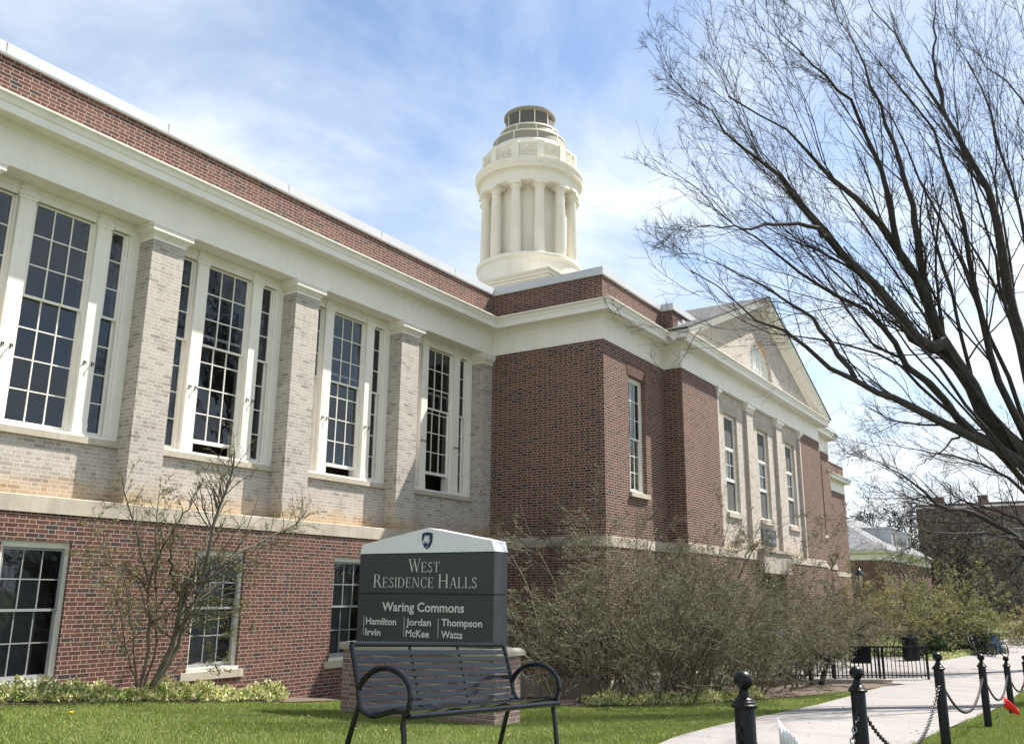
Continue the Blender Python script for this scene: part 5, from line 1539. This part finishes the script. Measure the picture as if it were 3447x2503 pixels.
big_tree('elm_tree', ELM2, [(30.6, -12.5, -1.5), (30.5, -12.5, .4), (30.4, -12.45, 1.6), (30.3, -12.4, 2.8)], [.6, .45, .4, .3],
         'second bare tree farther along the path with drooping lower branches', 12, E_SPEC2)

# small many-stemmed tree against the wing
rng = np.random.default_rng(21)
base = (.55, -1.15, gz(.55, -1.15))
st_ = empty('small_tree', base); tag(st_, 'small bare many-stemmed tree with tiny leaf buds against the brick wing', 'tree')
tops = []
for r, p in SMALL:
    P, Rd = limb_arrays([(r, p)], 14, .012, rng, .28)
    P[:, 1:-1] += rng.normal(size=P[:, 1:-1].shape)*.012
    L = np.linalg.norm(np.diff(P[0], axis=0), axis=1).sum()
    lv = [(P, Rd)]
    lv.append(spawn(rng, P, Rd, c=max(5, int(11*L)), ang=.75, lf=.28, tmin=.18, n=7, jit=.16, up=.03, rf=.5, rmin=.0045, tip=.4, lmin=.2))
    lv.append(spawn(rng, *lv[-1], c=5, ang=.75, lf=.42, tmin=.2, n=5, jit=.2, up=.03, rf=.6, rmin=.003, tip=.6, lmin=.07))
    v, f = join([tubes(Pq, Rq, k) for (Pq, Rq), k in zip(lv, (8, 4, 3))])
    np_mesh('stem', v, f, 4, M['bark3'], st_, base, True); tops.append(lv[-1][0]); 
V, F = leaf_quads(rng, np.concatenate(tops), 9000, .030, .008); np_mesh('leaf_buds', V, F, 4, M['bud'], st_, base)


def shrub(loc, h, w_, stems, label, seed, leaf, nleaf, lsize=.035, mats=('bark2',), spread=.55, c1=9, c2=7, c3=4, group='twiggy shrubs in front of the hall', name='shrub', up=.05, lean=(0, 0), foot=.25, low=.04, rstem=.03, rm=.004, cat='shrub', dense=0):
    rng = np.random.default_rng(seed)
    base = (loc[0], loc[1], gz(loc[0], loc[1])-.03)
    s = empty(name, base); tag(s, label, cat, group)
    P0 = np.empty((stems, 12, 3)); R0 = np.empty((stems, 12))
    for i in range(stems):
        a = 2*math.pi*(i+rng.random()*.8)/stems; q = spread*(.15+.95*rng.random()); o_ = foot*w_*math.sqrt(rng.random())
        p = np.array([base[0]+o_*math.cos(a), base[1]+o_*math.sin(a), base[2]])
        d = np.array([math.cos(a)*q+lean[0], math.sin(a)*q+lean[1], 1.0]); d /= np.linalg.norm(d)
        L = h*(.5+.58*rng.random())
        P0[i, 0] = p
        for k in range(1, 12):
            d = d+rng.normal(size=3)*.11+np.array([math.cos(a)*.045, math.sin(a)*.045, -.01]); d /= np.linalg.norm(d)
            P0[i, k] = P0[i, k-1]+d*L/11
        R0[i] = rstem*(.6+.6*rng.random())*np.linspace(1, .22, 12)
    l1 = spawn(rng, P0, R0, c=c1, ang=.85, lf=.46, tmin=low, n=8, jit=.16, up=up, rf=.55, rmin=rm*1.5, tip=.35)
    l2 = spawn(rng, *l1, c=c2, ang=.75, lf=.5, tmin=.12, n=6, jit=.2, up=up*.8, rf=.6, rmin=rm, tip=.5)
    l3 = spawn(rng, *l2, c=c3, ang=.8, lf=.5, tmin=.15, n=4, jit=.22, up=up*.5, rf=.7, rmin=rm*.8, tip=.7, lmin=.10)
    v, f = join([tubes(*P0R, k) for P0R, k in (((P0, R0), 7), (l1, 4), (l2, 3))])
    np_mesh('branches', v, f, 4, M[mats[0]], s, base, True)
    v, f = tubes(*l3, 3); np_mesh('twigs', v, f, 4, M[mats[-1]], s, base, True)
    if nleaf:
        A = np.concatenate([l2[0][:, ::1][:, :4], l3[0]]); V, F = leaf_quads(rng, A, nleaf, lsize, .02)
        np_mesh('leaves', V, F, 4, M[leaf], s, base)
    return s


SH = [((8.9, -4.0), 3.6, 2.0, 11, 'dense grey-green twiggy shrub right behind the campus sign'),
      ((10.6, -4.9), 3.7, 2.2, 13, 'tall twiggy shrub covering the shaded corner of the brick block'),
      ((12.4, -5.2), 3.9, 2.0, 12, 'tallest twiggy shrub, its top shoots reaching the narrow block window'),
      ((14.6, -5.6), 3.2, 2.2, 12, 'broad twiggy shrub below the left end of the portico'),
      ((17.0, -5.9), 3.2, 2.4, 12, 'twiggy shrub below the portico plaque with dark crooked branches'),
      ((19.6, -5.4), 3.1, 2.4, 12, 'twiggy shrub hanging over the near railing'),
      ((22.6, -5.4), 3.2, 2.4, 11, 'twiggy shrub between the two railings')]
for i, (loc, h, w_, ns, lab) in enumerate(SH):
    o_ = loc[0] > 16
    shrub(loc, h*(1.13 if i > 2 else 1.3), w_, ns+(0 if o_ else 6), lab, 40+i, 'shrub_leaf', 14000 if o_ else 30000, .033, ('bark2', 'twig'), .75 if o_ else .5, 10, 7, 5, foot=.2 if o_ else .5, up=.04, low=.5 if o_ else .04, rm=.0048)
# crooked dark stems
shrub((18.4, -6.4), 2.7, 1.6, 6, 'low crooked shrub with thick dark branches over the kerb wall', 61, 'shrub_leaf', 3000, .035, ('bark', 'twig'), 1.1, 9, 7, 4, rstem=.07, low=.4)
shrub((26.0, -4.8), 3.6, 2.6, 13, 'olive shrub between the railings and the street lamp', 62, 'shrub_leaf', 14000, .05, ('bark2', 'bark_pale'), .6, 9, 7, 4, rm=.006)
shrub((30.5, -3.9), 3.8, 2.8, 13, 'olive shrub in front of the street lamp post', 63, 'shrub_yellow', 12000, .055, ('bark2', 'bark_pale'), .6, 9, 7, 4, rm=.007)
shrub((34.0, -5.2), 5.0, 3.4, 15, 'yellowish budding shrub behind the litter bin', 64, 'shrub_yellow', 11000, .065, ('bark3', 'bark_pale'), .7, 9, 7, 4, rm=.007)
shrub((38.0, -6.8), 4.4, 3.4, 15, 'feathery yellow-green shrub right of the litter bin', 65, 'shrub_green', 22000, .075, ('bark3', 'bark_pale'), .8, 10, 8, 4, rm=.007)
shrub((42.0, -8.2), 3.3, 3.0, 12, 'pale green shrub left of the parked bicycles', 66, 'shrub_green', 14000, .08, ('bark3', 'bark_pale'), .8, 10, 8, 4, rm=.008)
shrub((50.5, -10.3), 2.3, 2.6, 14, 'golden budding bush behind the parked bicycles', 67, 'shrub_yellow', 9000, .09, ('bark_pale', 'bark_pale'), .9, 9, 7, 3, rm=.009)
shrub((52.9, -5.5), 4.9, 2.6, 9, 'young pale green tree in front of the slate-roofed house', 68, 'shrub_green', 7000, .09, ('bark3', 'bark3'), .28, 10, 8, 4, rm=.012, rstem=.06, name='young_tree', cat='tree', group=None)


def clump(loc, rx, ry, h, label, seed, leaf, n, size, name='hedge', cat='hedge', group=None):
    """low solid bush: leaves filling a lumpy volume over short stems"""
    rng = np.random.default_rng(seed); base = (loc[0], loc[1], gz(loc[0], loc[1])-.03)
    s = empty(name, base); tag(s, label, cat, group)
    d = rng.normal(size=(n, 3)); d[:, 2] = np.abs(d[:, 2]); d /= np.linalg.norm(d, axis=1, keepdims=True)
    lump = .8+.2*np.sin(d[:, 0]*7+seed)*np.cos(d[:, 1]*6)+.12*np.sin(d[:, 2]*9)
    rr = (rng.random(n)**.35*lump)[:, None]
    c = np.array(base)+d*rr*np.array([rx, ry, h])
    a = d+rng.normal(size=(n, 3))*.8; a /= np.linalg.norm(a, axis=1, keepdims=True); b = np.cross(a, rng.normal(size=(n, 3))); b /= np.linalg.norm(b, axis=1, keepdims=True)
    sz = size*(.6+.8*rng.random((n, 1)))
    V = np.stack([c, c+a*sz*.5+b*sz*.3, c+a*sz, c+a*sz*.5-b*sz*.3], 1).reshape(-1, 3)
    np_mesh('foliage', V, np.arange(n*4), 4, M[leaf], s, base)
    k = 14; P = np.empty((k, 5, 3)); 
    for i in range(k):
        an = 2*math.pi*i/k; e = np.array(base)+np.array([rx*.7*math.cos(an), ry*.7*math.sin(an), h*.7]); P[i] = np.linspace(np.array(base), e, 5)
    v, f = tubes(P, np.full((k, 5), .012), 4); np_mesh('stems', v, f, 4, M['bark3'], s, base)


clump((35.2, -7.2), 2.3, 1.0, 1.15, 'dark clipped evergreen hedge behind the litter bin', 71, 'hedge_dark', 9000, .09)
clump((39.6, -8.8), 2.4, 1.0, 1.05, 'dark evergreen hedge between litter bin and bicycles', 72, 'hedge_dark', 9000, .09)
clump((57.0, -12.6), 2.2, 1.6, 1.9, 'dark rounded evergreen at the right edge beyond the bicycles', 73, 'hedge_dark', 6000, .13, 'bush', 'bush')

# far bare trees on the skyline
FAR = [((112, 10), 16.5, 'bare tree on the skyline just right of the far end of the hall'), ((118, 4.5), 15.5, 'bare tree behind the dormer of the slate-roofed house'), ((120, -1.0), 15, 'bare tree on the skyline left of the tall brick building'),
       ((98, -9.0), 9.5, 'small bare tree in front of the tall brick building'), ((92, -14.5), 12, 'bare tree before the white columned porch')]
for i, (loc, h, lab) in enumerate(FAR):
    shrub(loc, h, 2.0, 5, lab, 80+i, 'bud', 0, .1, ('bark', 'bark'), .4, 14, 9, 6, name='bare_tree', cat='tree', group='far bare trees on the skyline', rstem=.2, rm=.045)

NEARB = [((60, -3.6), 10.5, 'bare tree standing before the right corner of the slate-roofed house'), ((68, -8.5), 12, 'bare tree in front of the left side of the tall brick building'), ((56, -13.2), 10.5, 'bare tree before the porch at the right edge'), ((80, -12.5), 13, 'bare tree between the porch and the tall brick building')]
for i, (loc, h, lab) in enumerate(NEARB):
    shrub(loc, h, 2.0, 4, lab, 90+i, 'bud', 2500, .10, ('bark', 'bark2'), .42, 16, 9, 6, name='bare_tree', cat='tree', group='bare trees before the far buildings', rstem=.13, rm=.012, foot=.03, low=.25)

# ------------------------------------------------------------------ variegated ground cover and grass
def cover(name, label, poly_l, poly_r, n, hgt, size, seed, leaf='variegated'):
    rng = np.random.default_rng(seed)
    k = rng.random(n); pl = np.array(poly_l, float); prr = np.array(poly_r, float)
    def along(pl): 
        t = k*(len(pl)-1); i = np.minimum(t.astype(int), len(pl)-2); f = (t-i)[:, None]; return pl[i]*(1-f)+pl[i+1]*f
    q = rng.random((n, 1)); xy = along(pl)*(1-q)+along(prr)*q
    xy += rng.normal(size=xy.shape)*.03
    hl = hgt*(.55+.35*np.sin(xy[:, 0]*5.1+1)*np.sin(xy[:, 1]*4+xy[:, 0]*2.3)+.25*np.sin(xy[:, 0]*13))*np.sqrt(np.clip(1-(2*q[:, 0]-1)**4, .05, 1))
    z = gz_np(xy[:, 0], xy[:, 1])+np.abs(hl)*rng.random(n)**.6+.015
    c = np.stack([xy[:, 0], xy[:, 1], z], 1)
    a = rng.normal(size=(n, 3)); a[:, 2] = np.abs(a[:, 2])+.5; a /= np.linalg.norm(a, axis=1, keepdims=True)
    b = np.cross(a, rng.normal(size=(n, 3))); b /= np.linalg.norm(b, axis=1, keepdims=True)
    s = size*(.6+.8*rng.random((n, 1)))
    V = np.stack([c, c+a*s*.5+b*s*.26, c+a*s, c+a*s*.5-b*s*.26], 1).reshape(-1, 3)
    o = np_mesh(name, V, np.arange(n*4), 4, M[leaf]); tag(o, label, 'ground cover', kind='stuff')
    return o


cover('ground_cover', 'cream and green variegated ground cover along the foot of the wing', [(-9, -.95), (-4, -.98), (0, -.92), (3.2, -.88)], [(-9, -.25), (-4, -.25), (0, -.3), (3.5, -.4)], 17000, .34, .072, 31)
cover('ground_cover', 'variegated ground cover in front of the twiggy shrubs', [(7.9, -4.9), (9.5, -5.6), (11, -6.1), (13, -6.8)], [(8.4, -4.2), (10, -4.9), (11.4, -5.5), (13.3, -6.2)], 10000, .26, .062, 32)
cover('ground_cover', 'pale ground cover at the edge of the plaza beyond the railing', [(31.6, -8.0), (36, -8.4), (42, -9.6)], [(31.6, -7.4), (36, -7.9), (42, -9.1)], 3500, .25, .09, 33)


def inside_path(x, y):
    l = np.interp(x, [p[0] for p in PATH_L], [p[1] for p in PATH_L]); r = np.interp(x, [p[0] for p in PATH_R], [p[1] for p in PATH_R])
    return (y < l-.01) & (y > r+.01)


def grass(name, label, n, box, seed, hgt):
    rng = np.random.default_rng(seed)
    # denser near the camera
    x0, x1, y0, y1 = box
    x = x0+(x1-x0)*rng.random(n)**1.35; y = y0+(y1-y0)*rng.random(n)
    bed = np.interp(x, [-14, 3.3, 7.5, 7.6, 9.2, 11, 13.5, 17.4, 19.7], [-.95, -.92, -.6, -4.55, -5.55, -6.05, -6.95, -8.05, -8.5])
    keep = ~inside_path(x, y) & (y < bed) & ~((x > 1.72) & (x < 2.45) & (y > -6.6) & (y < -3.6)) & (x < 19.3)
    x, y = x[keep], y[keep]; k = len(x)
    z = gz_np(x, y)
    patch = .75+.35*np.sin(x*1.7+np.sin(y*2.1))*np.sin(y*1.3+.7*x)
    h = hgt*(.45+.75*rng.random(k))*np.clip(patch, .4, 1.2)
    an = rng.random(k)*2*np.pi; wd = .0042+.003*rng.random(k)
    lean = rng.normal(size=(k, 2))*.5*h[:, None]
    A = np.stack([x-np.cos(an)*wd, y-np.sin(an)*wd, z-.004], 1); B = np.stack([x+np.cos(an)*wd, y+np.sin(an)*wd, z-.004], 1)
    C = np.stack([x+lean[:, 0], y+lean[:, 1], z+h], 1)
    V = np.stack([A, B, C], 1).reshape(-1, 3)
    o = np_mesh(name, V, np.arange(k*3), 3, M['grass_blade']); tag(o, label, 'grass', kind='stuff')


grass('grass', 'short spring grass of the lawn between path and hall', 420000, (-7.5, 19.3, -11.5, -.8), 51, .05)
grass('grass', 'longer spring grass on the verge behind the bollards', 190000, (-5.5, 19.3, -14.2, -11.7), 52, .075)
rng = np.random.default_rng(77); n_ = 900
lx = -6+25*rng.random(n_)**1.3; ly = -13.5+12.4*rng.random(n_)
ok = (ly < np.interp(lx, [-14, 3.3, 7.5, 7.6, 19], [-1, -1, -.8, -3.6, -6.0]))
lx, ly = lx[ok], ly[ok]; n_ = len(lx)
c = np.stack([lx, ly, gz_np(lx, ly)+.036], 1); a = rng.normal(size=(n_, 3))*np.array([1, 1, .25]); a /= np.linalg.norm(a, axis=1, keepdims=True)
b = np.cross(a, np.array([0, 0, 1.])+rng.normal(size=(n_, 3))*.3); sz = .035*(.5+rng.random((n_, 1)))
V = np.stack([c, c+a*sz*.5+b*sz*.35, c+a*sz, c+a*sz*.5-b*sz*.35], 1).reshape(-1, 3)
tag(np_mesh('fallen_leaves', V, np.arange(n_*4), 4, M['dead_leaf']), 'scattered dry brown leaves on the lawn and path', 'leaves', kind='stuff')
dn = empty('dandelion', (-2.35, -3.0, gz(-2.35, -3.0))); tag(dn, 'single yellow dandelion in the lawn at the left', 'flower')
mb = MB().tube([(0, 0, 0), (.004, 0, .05)], .003, 5); mb.build('stalk', M['grass_blade'], dn)
mb = MB().lathe([(.004, .045), (.02, .055), (.026, .062), (.012, .068), (.001, .07)], k=12); mb.build('flower_head', M['yellow'], dn)

# ------------------------------------------------------------------ far buildings
def house(name, label, O_, build):
    o = empty(name, O_); tag(o, label, 'building'); build(o); return o


def slate_house(o):
    # local: x along the front going away, front at y=0 facing -Y, end wall x=0 facing -X
    W_, D_, Hh = 27, 14, 6.2
    mb = MB(); holes = [(1.4+2.6*i, 2.3+2.6*i, 1.6, 4.6) for i in range(9)]
    wall(mb, 'y', 0, 0, W_, -1, Hh, holes, .25); wall(mb, 'x', 0, 0, D_, -1, Hh, [(3, 4.1, 1.6, 4.6), (8, 9.1, 1.6, 4.6)], .25, -1)
    mb.build('wall', M['red'], o)
    mb = MB(); sweep(mb, [(0, D_), (0, 0), (W_, 0)], [(0, Hh-.7), (.05, Hh-.68), (.05, Hh-.2), (.45, Hh-.05), (.55, Hh+.2), (-.2, Hh+.25)]); mb.build('eaves_cornice', M['cream'], o)
    mb = MB(); e = .6; rh = 4.6; rz0 = Hh+.2
    a, b, c, d = (-e, -e, rz0), (W_, -e, rz0), (W_, D_+e, rz0), (-e, D_+e, rz0); r0, r1 = (D_/2, D_/2, rz0+rh), (W_, D_/2, rz0+rh)
    L = math.hypot(D_/2, rh)
    mb.quad(a, b, r1, r0, uv=[(0, 0), (W_, 0), (W_, L), (D_/2, L)]); i = len(mb.v); mb.v += [a, r0, d]; mb.f.append((i, i+1, i+2)); mb.uv[len(mb.f)-1] = [(0, 0), (D_/2, L), (D_, 0)]
    mb.quad(d, r0, r1, c); rf = mb.build('hip_roof', M['slate_pale'], o)
    for xx in (11.5, 20):
        mb = MB(); mb.prism([(xx-1.2, .9, rz0+.3), (xx+1.2, .9, rz0+.3), (xx+1.2, .9, rz0+2.6), (xx-1.2, .9, rz0+2.6)], (0, 4.4, 0)); dm = mb.build('dormer', M['coping'], rf)
        mb = MB().box(xx-1.35, xx+1.35, .7, 5.4, rz0+2.6, rz0+2.75); mb.build('dormer_roof', M['coping'], dm)
        mb = MB().box(xx-.6, xx+.6, .86, .92, rz0+.6, rz0+2.3); mb.build('dormer_window', M['white_wood'], dm)
        mb = MB().box(xx-.45, xx+.45, .82, .88, rz0+.72, rz0+2.2); mb.build('pane', M['screen'], dm)
    for h in holes:
        mb = MB().box(h[0], h[1], .12, .2, h[2], h[3]); wn_ = mb.build('window', M['white_wood'], o)
        mb = MB().box(h[0]+.12, h[1]-.12, .08, .13, h[2]+.1, h[3]-.1); mb.build('pane', M['screen'], wn_)
        mb = MB().box(h[0]-.1, h[1]+.1, -.1, .1, h[2]-.2, h[2]-.003); mb.build('window_sill', M['stone'], wn_)


h1 = house('slate_roofed_house', 'brick building with pale slate hip roof and dormers beyond the hall', (77.5, 2.5, -1.2), slate_house)


def tall_block(o):
    W_, Hh = 50, 15.5
    mb = MB(); holes = [(2+4.2*i, 3.6+4.2*i, z, z+2.4) for i in range(9) for z in (1.2, 5.0, 9.6)]
    # front faces the camera side (-X)
    wall(mb, 'x', 0, -26, 6, -1, Hh, [(h[0]-26, h[1]-26, h[2], h[3]) for h in holes if h[1]-26 < 5.5], .3, -1); wall(mb, 'y', 6, 0, 20, -1, Hh, (), .3, 1); wall(mb, 'y', -26, 0, 20, -1, Hh)
    mb.quad((0, -26, Hh), (20, -26, Hh), (20, 6, Hh), (0, 6, Hh)); mb.build('wall', M['far_brick'], o)
    mb = MB(); sweep(mb, [(0, 6.05), (0, -26)], [(-.1, 7.9), (-.35, 8.0), (-.4, 8.25), (0, 8.4)]); 
    mb.box(-.25, .0, -26, 6.2, 7.9, 8.3); mb.box(-.2, .0, -26, 6.2, 14.9, 15.15); mb.build('string_course', M['cream'], o)
    for h in holes:
        if h[1]-26 > 5.5: continue
        mb = MB().box(.12, .2, h[0]-26, h[1]-26, h[2], h[3]); wn_ = mb.build('window', M['white_wood'], o)
        mb = MB()
        for a in (0, 1):
            for b in (0, 1): mb.box(.06, .13, h[0]-25.9+a*.75, h[0]-25.25+a*.75, h[2]+.1+b*1.15, h[2]+1.1+b*1.15)
        mb.build('pane', M['screen'], wn_)
    for y in (3, -2.5, -9): mb = MB().box(1, 2.2, y-.6, y+.6, Hh, Hh+1.1); mb.build('chimney', M['red_dark'], o)
    for i in range(5):
        mb = MB().lathe([(.5, -1), (.5, -.7), (.42, -.6), (.36, 7.2), (.5, 7.35), (.5, 7.6)], 0, 0, 16); c = mb.build('column', M['sign_white'], o, smooth=True); c.location = (-3.4, -12.5-2.3*i, 0)
    mb = MB().box(-3.9, -.01, -22.3, -11.9, 7.6, 9.0); mb.box(-4.1, -.01, -22.5, -11.7, 9.0, 9.3); mb.build('porch_entablature', M['sign_white'], o)


h2 = house('tall_brick_building', 'tall dark brick building with white columned porch seen through branches', (128, 1.0, -1.8), tall_block)
mb = MB().box(-.9, .9, -2.2, 2.2, 0, 5.6); o = None
gp = empty('glazed_porch', (86, -12.2, -1.7)); tag(gp, 'pale glazed entrance box in front of the tall brick building', 'porch')
mb = MB().box(-1.2, 1.2, -1.6, 1.6, 0, 4.6); mb.build('glazing', M['louver'], gp)
mb = MB()
for y in (-1.6, -.5, .5, 1.6): mb.box(-1.26, -1.2, y-.05, y+.05, 0, 4.7)
for z in (1.5, 3.1, 4.6): mb.box(-1.255, -1.2, -1.65, 1.65, z-.05, z+.05)
mb.build('frame', M['sign_white'], gp)
mb = MB().box(-.1, .1, -9, 9, 0, .55); lwl = mb.build('garden_wall', M['stone'], None); lwl.location = (64, -20, -1.6); tag(lwl, 'low pale garden wall far beyond the bicycles', 'wall')
